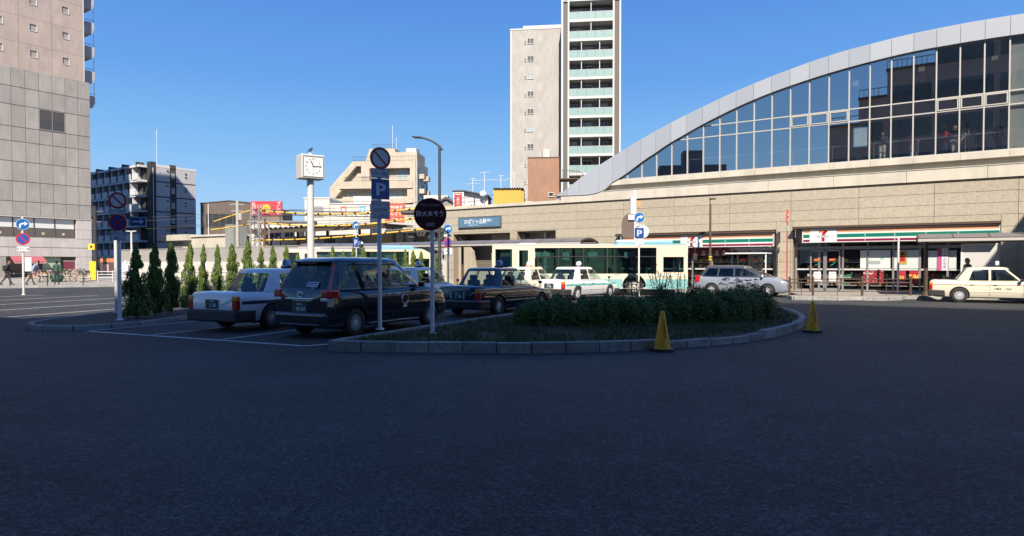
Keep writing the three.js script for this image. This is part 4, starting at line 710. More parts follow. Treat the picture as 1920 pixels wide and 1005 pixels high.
sign('white sign post with blue turn arrow and no-parking disc by the station entrance', [-3.93, 41], -4, { r: .05, h: 4.05, mat: MAT.white }, roadSet);
sign('sign post with blue turn arrow above a P plate in front of the bus', [6.28, 33], 2, { r: .04, h: 4.1 }, [['disc', 0, 3.92, .52, .52, turnMat], ['plate', 0, 3.56, .46, .15, textMat(['一方行'], 160, 52, '#eef0f0', '#202a44')], ['plate', 0, 3.16, .46, .5, parkMat], ['plate', 0, 2.68, .46, .40, textMat(['タクシー', '一台所'], 160, 130, '#eceeee', '#303a50')]]);
sign('slim sign post with arrow and P plates in front of the retaining wall', [-10.5, 45], -25, { r: .04, h: 4.6, mat: MAT.white }, [['disc', 0, 4.25, .56, .56, turnMat], ['plate', 0, 3.75, .42, .3, textMat(['一行'], 160, 110, '#eceeee', '#303a50')], ['plate', 0, 3.1, .46, .62, parkMat]], (t) => obj('mirror', [new THREE.SphereGeometry(.32, 20, 10, 0, 7, 0, .9).rotateX(Math.PI / 2).translate(.42, 2.95, -.12)], MAT.chrome, t));
sign('sign post with blue turn arrow and no-parking disc in the sunlit parking lot', [-25.8, 35.2], 38, { r: .055, h: 4.1, mat: MAT.white }, [['disc', 0, 3.72, .6, .6, turnMat], ['disc', 0, 2.95, .62, .62, noParkMat], ['plate', 0, 2.42, .56, .3, textMat(['タクシー除'], 160, 80, '#eceeee', '#303a50')]], (t) => obj('control_box', rbox(.3, .75, .2, .03, .22, 1.6, 0), M([.55, .62, .62], .5), t));

// station clock on a white column
{
  const t = thing('street_clock', 'white square clock on a tall round column, reading a quarter past eleven', 'clock', [-9.65, 32, .1], 36);
  obj('column', [cyl(.16, .17, 5.6, 0, 2.8, 0, 24)], MAT.white, t); obj('collar', cyl(.15, .15, .42, 0, 5.38, 0, 20), M([.10, .10, .11], .5), t);
  obj('case', [rbox(1.12, 1.14, .82, .04, 0, 6.14, 0)], MAT.white, t);
  for (const k of [0, 2]) {
    const f = new THREE.Group(); f.name = 'clock_face'; f.rotation.y = k * Math.PI / 2; f.position.y = 6.14; t.add(f);
    obj('dial', face(.92, .92, 0, 0, .412), print(200, 200, (x, w, h) => { x.fillStyle = '#f7f8f6'; x.fillRect(0, 0, w, h); for (let i = 1; i <= 12; i++) latin(x, String(i), w / 2 + 76 * Math.sin(i * Math.PI / 6), h / 2 - 76 * Math.cos(i * Math.PI / 6), 30, '#1c1c1e'); x.strokeStyle = '#6a6a6a'; x.lineWidth = 3; x.beginPath(); x.arc(w / 2, h * .68, 13, 0, 7); x.stroke(); }), f, true);
    obj('dial_frame', [box(1.0, .04, .03, 0, .48, .418), box(1.0, .04, .03, 0, -.48, .418), box(.04, .92, .03, -.48, 0, .418), box(.04, .92, .03, .48, 0, .418)], MAT.midGrey, f);
    const hand = (a, l, w) => box(w, l, .006, 0, l * .42, 0).rotateZ(-a).translate(0, 0, .43);
    obj('hour_hand', hand(R(337), .30, .045), MAT.black, f); obj('minute_hand', hand(R(86), .42, .032), MAT.black, f);
  }
  obj('finial', [cyl(.05, .1, .14, 0, 6.77, 0, 12)], MAT.white, t);
  // the bird on top
  const bird = thing('bird', 'small dark bird perched on top of the street clock', 'bird', [-9.65, 32, 6.96], 60);
  obj('body', [new THREE.SphereGeometry(.075, 14, 10).scale(1.7, 1, 1).rotateZ(.5).translate(0, .12, 0), new THREE.SphereGeometry(.05, 12, 8).translate(.10, .21, 0), new THREE.ConeGeometry(.016, .06, 6).rotateZ(-1.57).translate(.165, .205, 0), box(.16, .015, .05, -.15, .03, 0, 0, 0, .5), rod([0, 0, .02], [.01, .07, .02], .006), rod([0, 0, -.02], [.01, .07, -.02], .006)], M([.05, .05, .055], .8), bird);
}
// street lamps
{
  const t = thing('street_lamp', 'dark street lamp with a long curved arm near the station entrance', 'street lamp', [-3.9, 36]);
  obj('pole', [cyl(.07, .095, 7.95, 0, 3.97, 0, 14), cyl(.17, .17, .05, 0, .03, 0, 14)], MAT.darkSteel, t);
  obj('arm', tube([[.16, 7.75, 0], [-.05, 8.0, 0], [-.45, 8.26, 0], [-.85, 8.40, 0], [-1.1, 8.44, 0]], .055, 24), MAT.darkSteel, t);
  obj('lamp_head', [new THREE.SphereGeometry(.16, 16, 8).scale(1.9, .35, .9).rotateZ(-.12).translate(-1.2, 8.44, 0)], MAT.darkSteel, t); obj('lamp_lens', [rbox(.36, .02, .16, .008, -1.2, 8.395, 0)], MAT.white, t);
  const u = thing('street_lamp', 'slim dark brown lamp post in front of the store banner', 'street lamp', [11.05, 37.2, .13]);
  obj('pole', [cyl(.055, .08, 4.85, 0, 2.42, 0, 12), cyl(.14, .14, .04, 0, .02, 0)], MAT.brownPole, u); obj('arm', tube([[0, 4.8, 0], [-.02, 5.05, 0], [.1, 5.14, 0], [.26, 5.12, .0]], .03, 14), MAT.brownPole, u); obj('lamp_head', rbox(.34, .1, .2, .04, .12, 5.13, 0), MAT.brownPole, u);
  obj('reflector_band', [cyl(.09, .09, .07, 0, 1.75, 0, 12), cyl(.09, .09, .07, 0, 1.9, 0, 12)], MAT.yellow, u);
  const v = thing('street_lamp', 'white T-shaped double lamp post across the parking lot', 'street lamp', [-36.5, 64, .13], 10);
  obj('pole', cyl(.08, .1, 4.6, 0, 2.3, 0, 12), MAT.white, v); for (const s of [-1, 1]) obj('lamp_head', rbox(.7, .08, .22, .03, s * .38, 4.64, 0, 0).rotateZ(s * .06), MAT.white, v);
}
// bus stop, white post, railings
{
  const t = thing('bus_stop_post', 'red bus stop post with a round plate in front of the tiled wall', 'bus stop', [14.85, 36, .13], 56);
  obj('pole', [cyl(.035, .04, 4.45, 0, 2.22, 0, 12), cyl(.2, .22, .06, 0, .03, 0)], M([.48, .05, .04], .5), t);
  obj('stop_plate', [ext((() => { const s = new THREE.Shape(); s.absarc(0, 4.2, .22, 0, Math.PI); s.lineTo(-.22, 3.75); s.lineTo(.22, 3.75); s.closePath(); return s; })(), .03, .006, -.015)], M([.50, .07, .06], .5), t); obj('stop_face', face(.34, .46, 0, 3.99, .03), print(68, 92, (x, w, h) => { x.fillStyle = '#e7e2de'; x.fillRect(0, 0, w, h); x.fillStyle = '#b03a3a'; x.fillRect(0, h * .3, w, h * .2); kana(x, '口行', w / 2, h * .74, 22, '#444', .12); }), t, true); obj('timetable', rbox(.3, .3, .02, .006, 0, 3.4, .03), M([.35, .6, .45], .5), t);
  const w = thing('white_post', 'thin white post standing between the railing and the store window', 'post', [19.2, 33.15, .13]); obj('pole', [cyl(.05, .05, 2.75, 0, 1.375, 0), cyl(.09, .1, .03, 0, .015, 0)], MAT.white, w); obj('cap', cyl(.045, .06, .06, 0, 2.78, 0), MAT.galv, w);
  const posts = [[13.0, 31.2], [14.25, 31.55], [16.45, 31.3], [18.75, 31.35]];
  posts.slice(0, -1).forEach((p, i) => {
    const q = posts[i + 1], l = Math.hypot(q[0] - p[0], q[1] - p[1]), g = thing('guard_rail', ['short brown guard rail section at the kerb corner', 'brown guard rail section in front of the sliding doors', 'brown guard rail section in front of the white window blinds'][i], 'railing', [p[0], p[1], .13], Math.atan2(q[1] - p[1], q[0] - p[0]) * 180 / Math.PI, 'guard rails along the station kerb');
    obj('post', [cyl(.055, .055, .86, i ? 0 : 0, .43, 0, 12), new THREE.SphereGeometry(.056, 10, 6).translate(0, .86, 0)], MAT.bronze, g); if (i === 2) obj('post', [cyl(.055, .055, .86, l, .43, 0, 12), new THREE.SphereGeometry(.056, 10, 6).translate(l, .86, 0)], MAT.bronze, g);
    for (const y of [.78, .62, .2]) obj('rail', rod([.05, y, 0], [l - .05, y, 0], y === .62 ? .03 : .02), MAT.bronze, g);
    obj('rail_stay', rod([l / 2, .02, 0], [l / 2, .8, 0], .016), MAT.bronze, g);
  });
}
// bus shelters: vaulted smoked roof on posts
function shelter(label, [X, D], turn, len, w, h, n, y = .13) {
  const t = thing('bus_shelter', label, 'shelter', [X, D, y], turn, 'vaulted shelters around the forecourt');
  const arc = (r) => { const s = []; for (let k = 0; k <= 10; k++) { const a = k / 10; s.push([(a - .5) * w, h + .34 * Math.sin(Math.PI * (.12 + .76 * a)) - .12 + r]); } return s; };
  const smoked = M([.13, .12, .13], .35, 0, { ior: 1.5 });
  for (let k = 0; k < n; k++) { const a = arc(0), b = arc(.02).reverse(), g = new THREE.ExtrudeGeometry(poly([...a, ...b]), { depth: len / n - .04, bevelEnabled: false }); g.rotateY(Math.PI / 2); g.translate(k * len / n + .02, 0, 0); obj('roof_panel', g, smoked, t); }
  for (let k = 0; k <= n; k++) { const g = new THREE.ExtrudeGeometry(poly([...arc(.025), ...arc(-.06).reverse()]), { depth: .07, bevelEnabled: false }); g.rotateY(Math.PI / 2); g.translate(k * len / n - .035, 0, 0); obj('roof_rib', g, MAT.bronze, t); }
  obj('gutter', [-1, 1].map((s) => b2(0, len, h - .14, h - .02, s * w / 2 - .05, s * w / 2 + .05)), M([.42, .40, .37], .5, .2), t);
  for (let k = 0; k < n; k += Math.max(2, Math.round(n / Math.round(len / 4.5)))) obj('post', [cyl(.09, .09, h + .05, k * len / n + .35, h / 2, 0, 14), cyl(.16, .18, .2, k * len / n + .35, .1, 0, 14), box(.14, .14, w - .3, k * len / n + .35, h - .02, 0)], MAT.bronze, t);
  return t;
}
{ const [x, d] = onWall(3.6, 4.6); shelter('vaulted bus shelter beside the pale cream taxi', [19.05, 31.35], -30, 12, 2.4, 2.65, 9); }
{ const [x, d] = onWall(-24.2, 4.3); shelter('long vaulted shelter between the station entrance and the bus', [x, d], STATION_TURN, 14, 2.2, 2.8, 10); }
shelter('vaulted shelter in front of the grey retaining wall', [-16.0, 51.5, .13], -8, 9.5, 2.2, 2.85, 6);
// traffic cones
function cone(label, X, D, turn) {
  const t = thing('traffic_cone', label, 'cone', [X, D], turn, 'yellow cones along the island kerb');
  const b = ext((() => { const s = new THREE.Shape(); const r = .20; for (let k = 0; k < 8; k++) { const a = R(22.5 + 45 * k); (k ? s.lineTo : s.moveTo).call(s, r * 1.08 * Math.cos(a), r * 1.08 * Math.sin(a)); } s.closePath(); return s; })(), .035, .008); b.rotateX(-Math.PI / 2); b.translate(0, .01, 0);
  obj('base', b, MAT.black, t);
  obj('cone_body', lathe([[.165, .045], [.16, .06], [.15, .07], [.042, .70], [.036, .735], [.02, .745], [0, .745]], 32), M([.98, .46, .0], .45, 0, { map: grain }), t);
  const txt = new THREE.CylinderGeometry(.062, .122, .36, 12, 1, true, -.36, .72).translate(0, .405, 0).scale(1.03, 1, 1.03);
  obj('lettering', txt, M('#ffffff', .6, 0, { map: canvasTex(72, 256, (x, w, h) => { x.clearRect(0, 0, w, h); kana(x, '駐車禁止', w / 2, h / 2, 56, '#a8321c', .15, true); }), transparent: true, alphaTest: .4 }), t, true);
}
cone('yellow cone with red lettering in front of the hedges', 2.78, 12.3, 14);
cone('yellow cone at the curved corner of the island', 7.1, 15.72, 8);

// ================================================================ the railway behind the retaining wall
{
  const [x0, d0] = onWall(-24.7, -.5), t = thing('retaining_wall', 'long grey concrete retaining wall along the railway', 'wall', [15.4, 37], STATION_TURN);
  for (let s = -75; s < -24.8; s += 3.6) obj('wall_panel', b2(s + .012, Math.min(-24.75, s + 3.6) - .012, 0, 3.26 + .02 * rr(-1, 1), -.75, -.45), MAT.concrete, t);
  obj('lower_skirt', b2(-75, -24.8, .0, 1.9, -.44, -.30), MAT.whiteWall, t); obj('coping', b2(-75, -24.8, 3.29, 3.37, -.8, -.40), MAT.concrete, t);
  const p = thing('station_platform', 'raised platform with white edge behind the retaining wall', 'platform', [15.4, 37], STATION_TURN);
  obj('deck', b2(-80, -25, 0, 3.0, -13, -8.6), MAT.concrete, p); obj('platform_wall', b2(-62, -25, 3.0, 5.0, -13, -12.8), MAT.whiteWall, p);
  obj('bench', b2(-50, -47, 3.0, 3.9, -12, -11.5), M([.3, .12, .06], .6), p); for (let k = 0; k < 7; k++) obj('notice_board', b2(-58 + k * 4.6, -56.3 + k * 4.6, 3.5, 4.5, -12.78, -12.7), [M([.55, .25, .10], .6), MAT.darkGrey, MAT.white, M([.5, .4, .15], .6), MAT.darkGrey, MAT.white, MAT.midGrey][k], p);
  const c = thing('platform_canopy', 'long corrugated canopy roof over the railway platform', 'canopy', [15.4, 37], STATION_TURN);
  for (let s = -61.5; s < -39.6; s += .9) { const q = poly([[0, 0], [.22, .18], [.68, .18], [.9, 0], [.9, .03], [.68, .22], [.22, .22], [0, .03]]); obj('roof_sheet', new THREE.ExtrudeGeometry(q, { depth: 4.6, bevelEnabled: false }).translate(s, 5.62, -13), M([.45, .44, .42], .6, .2), c); }
  obj('eave_beam', b2(-61.5, -39.7, 5.2, 5.58, -8.75, -8.5), M([.07, .055, .045], .7), c); obj('soffit', b2(-61.5, -39.7, 5.5, 5.56, -12.9, -8.8), M([.08, .065, .055], .8), c);
  for (let s = -60; s < -39; s += 5) obj('post', b2(s - .12, s + .12, 3.0, 5.3, -10.4, -10.16), M([.10, .08, .07], .7), c);
  const c2 = thing('platform_canopy', 'lower grey ribbed canopy beside the station end wall', 'canopy', [15.4, 37], STATION_TURN);
  for (let s = -39.4; s < -26; s += .45) obj('roof_sheet', ext([[s, 4.95], [s + .2, 5.02], [s + .4, 4.95], [s + .4, 4.98], [s + .2, 5.05], [s, 4.98]], 4.6, 0, -13), M([.38, .38, .38], .6, .2), c2);
  obj('eave_beam', b2(-39.4, -25.9, 4.7, 4.93, -8.6, -8.4), MAT.darkGrey, c2); for (let s = -38.5; s < -26; s += 3) obj('post', b2(s - .1, s + .1, 3.0, 4.8, -10.3, -10.1), MAT.darkGrey, c2);
  obj('hanging_box', [0, 1, 2, 3].map((k) => b2(-36.6 + k * 2.6, -35.9 + k * 2.6, 4.2, 4.65, -9.2, -8.7)), MAT.darkGrey, c2);
}
// overhead line equipment
{
  const cover = (label, pts, n) => {
    const t = thing('guarded_cable', label, 'cable', [15.4, 37], STATION_TURN, 'yellow-sleeved cables above the railway');
    const c = new THREE.CatmullRomCurve3(pts.map((p) => V(...p)));
    for (let k = 0; k < n; k++) { const a = c.getPointAt(k / n + .004), b = c.getPointAt((k + 1) / n - .004); obj('yellow_sleeve', rod(a.toArray(), b.toArray(), .075, 8), M([.66, .42, .06], .55), t); obj('black_clip', rod(b.toArray(), c.getPointAt(Math.min(1, (k + 1) / n + .004)).toArray(), .1, 8), MAT.black, t); }
  };
  cover('topmost yellow-sleeved cable running to the station roof', [[-54.1, 7.35, -4], [-45.6, 6.6, -4], [-37.9, 6.32, -4], [-31.5, 6.4, -4], [-25.2, 6.35, -4]], 17);
  cover('middle yellow-sleeved cable in front of the corrugated canopy', [[-53.7, 6.04, -4], [-45.2, 5.4, -4], [-36.6, 5.3, -4], [-30.7, 5.66, -4], [-26.5, 5.85, -4]], 15);
  cover('lowest yellow-sleeved cable, just above the retaining wall', [[-54.6, 4.15, -4], [-45, 4.12, -4], [-36.6, 4.35, -4], [-30.7, 4.62, -4], [-26, 4.85, -4]], 16);
  cover('yellow-sleeved cable rising from the white hut to the lattice mast', [[-61.5, 6.4, -4], [-58, 6.95, -4], [-54.6, 7.35, -4]], 4);
  cover('lower yellow-sleeved cable between the white hut and the lattice mast', [[-62, 5.5, -4], [-58, 5.7, -4], [-54.6, 5.9, -4]], 4);
  const wires = thing('overhead_wires', 'thin bare overhead wires above the tracks', 'wires', [15.4, 37], STATION_TURN);
  for (const [y, z] of [[6.9, -5.2], [7.5, -6.8], [5.95, -6], [6.3, -7.4]]) obj('wire', tube([[-80, y + .3, z], [-53.5, y, z], [-40, y - .25, z], [-25, y, z]], .022, 30, 5), MAT.darkGrey, wires);
  const m = thing('lattice_mast', 'grey steel lattice mast carrying the overhead line', 'mast', [15.4, 37], STATION_TURN);
  for (const [x, z] of [[-53.6, -3.2], [-52.2, -3.2], [-53.6, -4.4], [-52.2, -4.4]]) obj('leg', b2(x - .05, x + .05, 0, 7.4, z - .05, z + .05), MAT.midGrey, m);
  for (let k = 0; k < 9; k++) { const y = .3 + k * .78; obj('brace', [rod([-53.6, y, -3.2], [-52.2, y + .78, -3.2], .028, 5), rod([-52.2, y, -3.2], [-53.6, y + .78, -3.2], .028, 5)], MAT.midGrey, m); obj('brace', [rod([-52.2, y, -3.2], [-52.2, y + .78, -4.4], .028, 5), rod([-53.6, y, -3.2], [-53.6, y + .78, -4.4], .028, 5)], MAT.midGrey, m); }
  obj('crossbeam', [rod([-54, 7.4, -3.8], [-40, 6.75, -9], .05, 6), rod([-54, 6.9, -3.8], [-40, 6.35, -9], .05, 6), ...[...Array(13)].map((_, k) => rod([-54 + k * 1.08, 7.4 - .05 * k, -3.8 - .4 * k], [-53.5 + k * 1.08, 6.9 - .042 * k, -3.8 - .4 * k], .03, 5))], MAT.darkGrey, m);
  for (let k = 0; k < 5; k++) obj('insulator', cyl(.07, .09, .32, -53.8 + k * .45, 7.65, -3.6, 10), M([.42, .30, .25], .4), m);
  const pole = thing('utility_pole', 'weathered grey concrete pole with insulators beside the lattice mast', 'pole', [...onWall(-55, -2.6)]); obj('shaft', cyl(.15, .2, 8.3, 0, 4.15, 0, 12), M([.33, .32, .30], .9), pole); obj('crossarm', [box(1.5, .1, .1, 0, 7.9, 0), box(1.2, .1, .1, 0, 7.2, 0)], MAT.midGrey, pole); obj('transformer', cyl(.25, .25, .7, .35, 6.6, .1, 14), M([.30, .29, .28], .7), pole);
  const rust = thing('signal_post', 'thin rust-brown post in front of the platform', 'post', [...onWall(-49, -1.6)]); obj('shaft', cyl(.09, .1, 6.1, 0, 3.05, 0, 10), M([.10, .05, .04], .8), rust); obj('cap', cyl(.05, .1, .1, 0, 6.15, 0, 10), MAT.darkGrey, rust);
  const up = thing('utility_pole', 'dark wooden utility pole at the corner of the florist building', 'pole', [-40.3, 64.5, .13]); obj('shaft', cyl(.16, .22, 7.1, 0, 3.55, 0, 12), M([.035, .03, .028], .9), up); obj('crossarm', [box(1.3, .09, .09, .2, 6.6, 0), box(1.0, .09, .09, .2, 5.6, 0)], MAT.darkGrey, up); obj('hazard_sleeve', cyl(.23, .23, 1.2, 0, 1.0, 0, 12), MAT.black, up);
}

// ================================================================ buildings
const win2 = (parent, x0, x1, y0, y1, z, o = {}) => {          // a framed window proud of its wall, local z faces out
  const f = obj('window', [b2(x0 - .05, x1 + .05, y1, y1 + .06, z, z + .07), b2(x0 - .05, x1 + .05, y0 - .08, y0, z, z + .11), b2(x0 - .05, x0, y0, y1, z, z + .07), b2(x1, x1 + .05, y0, y1, z, z + .07), ...(o.plain ? [] : [b2((x0 + x1) / 2 - .025, (x0 + x1) / 2 + .025, y0, y1, z + .01, z + .06)])], o.frame ?? MAT.galv, parent);
  obj('pane', b2(x0, x1, y0, y1, z + .004, z + .02), o.glass ?? MAT.window, f);
  return f;
};
// tall corner building with grey panels over shops
{
  const t = thing('corner_building', 'tall building with grey panels below and pinkish tiles above, shops at its foot', 'building', [-50.4, 80], 54.8);
  const panel = [M([.319, .304, .285], .7, 0, { map: stains }), M([.342, .327, .304], .7, 0, { map: stains }), M([.304, .289, .274], .7, 0, { map: stains })], pink = [M([.426, .35, .319], .8, 0, { map: stains }), M([.41, .338, .312], .8, 0, { map: stains })], palePink = M([.471, .441, .433], .75, 0, { map: stains });
  obj('core', [b2(-44, -.05, 7.0, 23.2, -14, -.05), b2(-44, -.5, 23.2, 50.5, -14, -.5), b2(-60, -13, 7.0, 64, -42, -14.1), b2(-22, -.05, 2.6, 4.68, -14, -.1), b2(-22, -.2, .1, 7.0, -14, -3)], panel[2], t);
  const ys = [7.0, 8.6, 10.8, 13.0, 15.2, 16.8, 19.2, 21.2, 23.3];
  for (let j = 0; j < 8; j++) for (let i = 0; i < 13; i++) {
    const x1 = -i * 1.32, x0 = x1 - 1.32; if (j === 5 && (i === 2 || i === 3)) continue;
    obj('wall_panel', b2(x0 + .02, x1 - .02, ys[j] + .035, ys[j + 1] - .035, -.05, .03), panel[Math.floor(rnd() * 3)], t);
  }
  const w0 = win2(t, -5.2, -2.72, 16.95, 19.1, -.045, { frame: MAT.midGrey, glass: M([.06, .055, .055], .3) }); obj('louvre', [...Array(9)].map((_, k) => b2(-5.15, -2.78, 17.95 + k * .125, 18.02 + k * .125, -.02, .0)), M([.10, .09, .09], .6), w0);
  // tiled tower face with its joints and small windows
  for (let k = 0; k < 10; k++) { const y0 = 23.35 + k * 2.95, y1 = y0 + 2.93; for (let i = 0; i < 5; i++) { const x1 = -.5 - i * 3.25, x0 = x1 - 3.24; const wy0 = y0 + 1.55, wy1 = wy0 + .8, wx1 = x1 - 1.4 + .0, wx0 = wx1 - .75; obj('tile_field', [b2(x0, wx0, y0, y1, -.5, -.40), b2(wx1, x1 - .02, y0, y1, -.5, -.40), b2(wx0, wx1, y0, wy0, -.5, -.41), b2(wx0, wx1, wy1, y1, -.5, -.41)], pink[(i + k) % 2], t); const f = obj('window', [b2(wx0, wx1, wy0, wy0 + .06, -.5, -.36), b2(wx1 - .08, wx1, wy0 + .06, wy1, -.5, -.37)], MAT.white, t); obj('pane', b2(wx0, wx1 - .08, wy0 + .06, wy1, -.56, -.53), MAT.window, f); } }
  obj('corner_trim', b2(-.5, -.36, 23.3, 52, -.52, -.38), MAT.white, t);
  // balconies on the return side
  for (let k = 0; k < 6; k++) { const y = 20.3 + k * 2.95; const b = obj('balcony', [ext([[0, .35], [.95, .35], [1.2, .95], [1.2, 1.75], [-.3, 1.75], [-.3, .0]], 2.2, 0, -3.4).translate(-.1, y, 0)], palePink, t); obj('balcony_rail', [rod([-.3, y + 2.0, -1.25], [1.05, y + 2.0, -1.25], .03), rod([1.05, y + 1.7, -1.25], [1.05, y + 2.0, -1.25], .03), rod([1.02, y + 1.7, -1.25], [1.02, y + 3.4, -1.25], .04)], MAT.darkGrey, b); }
  // upper shop windows with blinds
  obj('slab_edge', b2(-22, .06, 6.88, 7.0, -.5, .08), palePink, t);
  for (let i = 0; i < 7; i++) { const x1 = -1.75 - i * 2.05, x0 = x1 - 1.95; const w = win2(t, x0, x1, 4.75, 6.85, -.35, { glass: M([.10, .09, .08], .1, 0, { ior: 1.5 }), plain: true, frame: MAT.darkGrey }); obj('blind', b2(x0 + .02, x1 - .02, 5.75, 6.83, -.325, -.31), M([.532, .547, .547], .8), w); obj('lamp_shade', b2(x0 + .7, x0 + .95, 5.0, 5.25, -.322, -.312), M([.494, .418, .266], .8), w); }
  for (const [y0, y1] of [[5.72, 6.86], [4.62, 5.69]]) obj('corner_cladding', b2(-1.62, 0, y0, y1, -.4, .02), palePink, t);
  for (let i = 0; i < 5; i++) for (const [y0, y1] of [[3.55, 4.6], [2.5, 3.52]]) obj('cladding_panel', b2(-i * 4.2 - 4.18, -i * 4.2, y0 + .015, y1 - .015, -.1, .03), palePink, t);
  for (const [y0, y1] of [[.13, .78], [.8, 1.62], [1.64, 2.48]]) obj('corner_cladding', b2(-1.7, 0, y0, y1, -.4, .02), palePink, t);
  // ground-floor shops
  obj('pier', [b2(-9.6, -8.6, .13, 2.5, -.6, .0)], MAT.concrete, t);
  obj('awning', [ext([[0, 0], [.05, .0], [1.15, -.55], [1.15, -.70], [1.1, -.72], [0, -.12]], 3.1, 0, 0).rotateY(-Math.PI / 2).translate(-5.1, 2.5, 0)], M([.319, .076, .099], .8), t); obj('awning_valance', b2(-8.2, -5.1, 1.74, 1.84, 1.12, 1.15), M([.532, .418, .418], .8), t);
  obj('shop_glass', [b2(-5.0, -3.1, .4, 2.45, -.5, -.48)], M([.152, .182, .152], .1, 0, { ior: 1.5 }), t); obj('green_blind', b2(-4.95, -3.2, 1.2, 2.4, -.46, -.44), M([.289, .38, .274], .8), t); obj('shop_poster', [b2(-2.9, -1.8, 1.0, 2.0, -.3, -.27)], M([.152, .023, .053], .6), t); obj('poster_frame', [b2(-2.95, -1.75, 2.0, 2.04, -.3, -.25), b2(-2.95, -1.75, .96, 1.0, -.3, -.25)], MAT.galv, t);
  obj('shutter', [...Array(12)].map((_, k) => b2(-22, -9.8, .2 + k * .19, .37 + k * .19, -2.8 - .02 * (k % 2), -2.7)), M([.152, .137, .129], .6), t);
}
// white and black apartment block with boxed balconies
{
  const t = thing('apartment_block', 'white and black apartment block with boxed balconies and a whip antenna', 'building', [-64.8, 120], 54.8);
  const wall = M([.471, .471, .502], .8, 0, { map: stains }), blk = M([.035, .035, .04], .7), white = M([.517, .524, .547], .7), dk = M([.05, .045, .045], .8);
  obj('core', b2(.1, 8.2, 0, 19.2, -26, -.1), blk, t);
  for (let k = 0; k < 7; k++) { const y0 = .4 + k * 2.72, y1 = y0 + 2.5; for (const [a, b] of [[.9, 3.4], [4.6, 8.3]]) { obj('wall_panel', b2(a, b, y0, y1, -.1, .05), wall, t); } obj('floor_band', b2(.9, 8.3, y1, y1 + .2, -.1, .02), dk, t); win2(t, 3.75, 4.25, y0 + .7, y0 + 1.6, -.05, { frame: MAT.white, glass: MAT.paleWindow }); for (const [vx, vy] of [[2.8, 1.9], [6.2, 1.7], [6.2, 1.1]]) obj('vent_hood', b2(vx, vx + .28, y0 + vy, y0 + vy + .2, .05, .22), dk, t); }
  obj('parapet', [b2(.85, 3.4, 19.2, 19.7, -.2, .08), b2(4.6, 8.4, 19.2, 19.6, -.2, .08)], white, t); obj('stair_shaft', b2(3.4, 4.6, 0, 19.9, -.3, -.05), dk, t);
  obj('corner_pillar', b2(-.1, .85, 0, 20.1, -1.2, .1), blk, t); obj('downpipe', rod([.3, .2, .16], [.3, 19, .16], .06), MAT.galv, t);
  // balcony side: normal -x
  for (let k = 1; k < 7; k++) { const y = .3 + k * 2.72; obj('balcony_slab', b2(-1.5, .05, y - .12, y + .25, -26, -1.3), white, t); for (let i = 0; i < 9; i++) { const z = -1.6 - i * 2.7 - (k % 2) * .9; if (z < -24.5) continue; obj('balcony_box', b2(-1.62, -1.4, y + .2, y + 1.35, z - 1.9, z), white, t); obj('balcony_fin', b2(-1.4, .0, y + .25, y + 2.5, z - 2.35, z - 2.15), white, t); obj('balcony_door', b2(-.02, .05, y + .25, y + 2.2, z - 1.8, z - .3), MAT.window, t); } }
  obj('roof_beam', b2(-1.55, .05, 19.1, 19.5, -26, -1.2), white, t); for (let i = 0; i < 5; i++) obj('roof_fin', b2(-1.6, -.2, 18.9, 20.0, -2.2 - i * 5.2, -1.9 - i * 5.2), blk, t);
  obj('whip_antenna', rod([2.6, 19.2, -3], [2.6, 26.5, -3], .045, 6), MAT.galv, t);
  obj('entrance_glass', b2(-.12, -.02, .3, 2.7, -24, -2), MAT.window, t); for (let i = 0; i < 8; i++) obj('entrance_mullion', b2(-.16, -.12, .3, 2.7, -4 - i * 2.6, -3.9 - i * 2.6), MAT.galv, t);
}
// dark brown low building with a strip window
{
  const t = thing('brown_office', 'low dark brown building with one strip window behind the white hut', 'building', [-51.3, 110], 8);
  obj('wall', ext([[0, 0], [0, 11.6], [4.5, 12.1], [9, 11.7], [9, 0]], 9, 0, -9), M([.125, .10, .085], .8, 0, { map: stains }), t); obj('side_wall', b2(9.02, 13, 0, 10.9, -9, .05), M([.205, .152, .122], .8, 0, { map: stains }), t); obj('roof_edge', ext([[-.05, 11.62], [4.5, 12.12], [9.05, 11.72], [9.05, 11.84], [4.5, 12.25], [-.05, 11.75]], 9.2, 0, -9.1), MAT.darkGrey, t);
  for (let k = 0; k < 5; k++) win2(t, .9 + k * 1.05, 1.85 + k * 1.05, 7.9, 9.9, .0, { plain: true, glass: MAT.window, frame: MAT.darkGrey });
}
// white railway hut
{
  const [x, d] = onWall(-82, -9), t = thing('railway_hut', 'cream flat-roofed hut above the retaining wall', 'building', [15.4, 37], STATION_TURN);
  obj('wall', b2(-90, -73.4, 0, 5.5, -20, -14), MAT.cream, t); obj('roof_edge', b2(-90.6, -83, 5.05, 5.9, -20.4, -13.2), MAT.cream, t); obj('parapet', b2(-83, -73.2, 5.5, 5.75, -20.2, -13.8), MAT.whiteWall, t);
  win2(t, -88.6, -85.4, 3.2, 4.7, -13.95, { frame: MAT.midGrey, glass: M([.152, .152, .144], .5) }); obj('lightning_rod', rod([-80.5, 5.7, -15], [-80.5, 10.2, -15], .05), MAT.galv, t);
  obj('grey_pier', b2(-73.4, -71.6, 0, 6.9, -15, -13), M([.258, .274, .266], .8, 0, { map: stains }), t); obj('yellow_sign', b2(-67.6, -64.4, 3.2, 6.1, -13, -12.8), M([.441, .258, .061], .6), t);
}
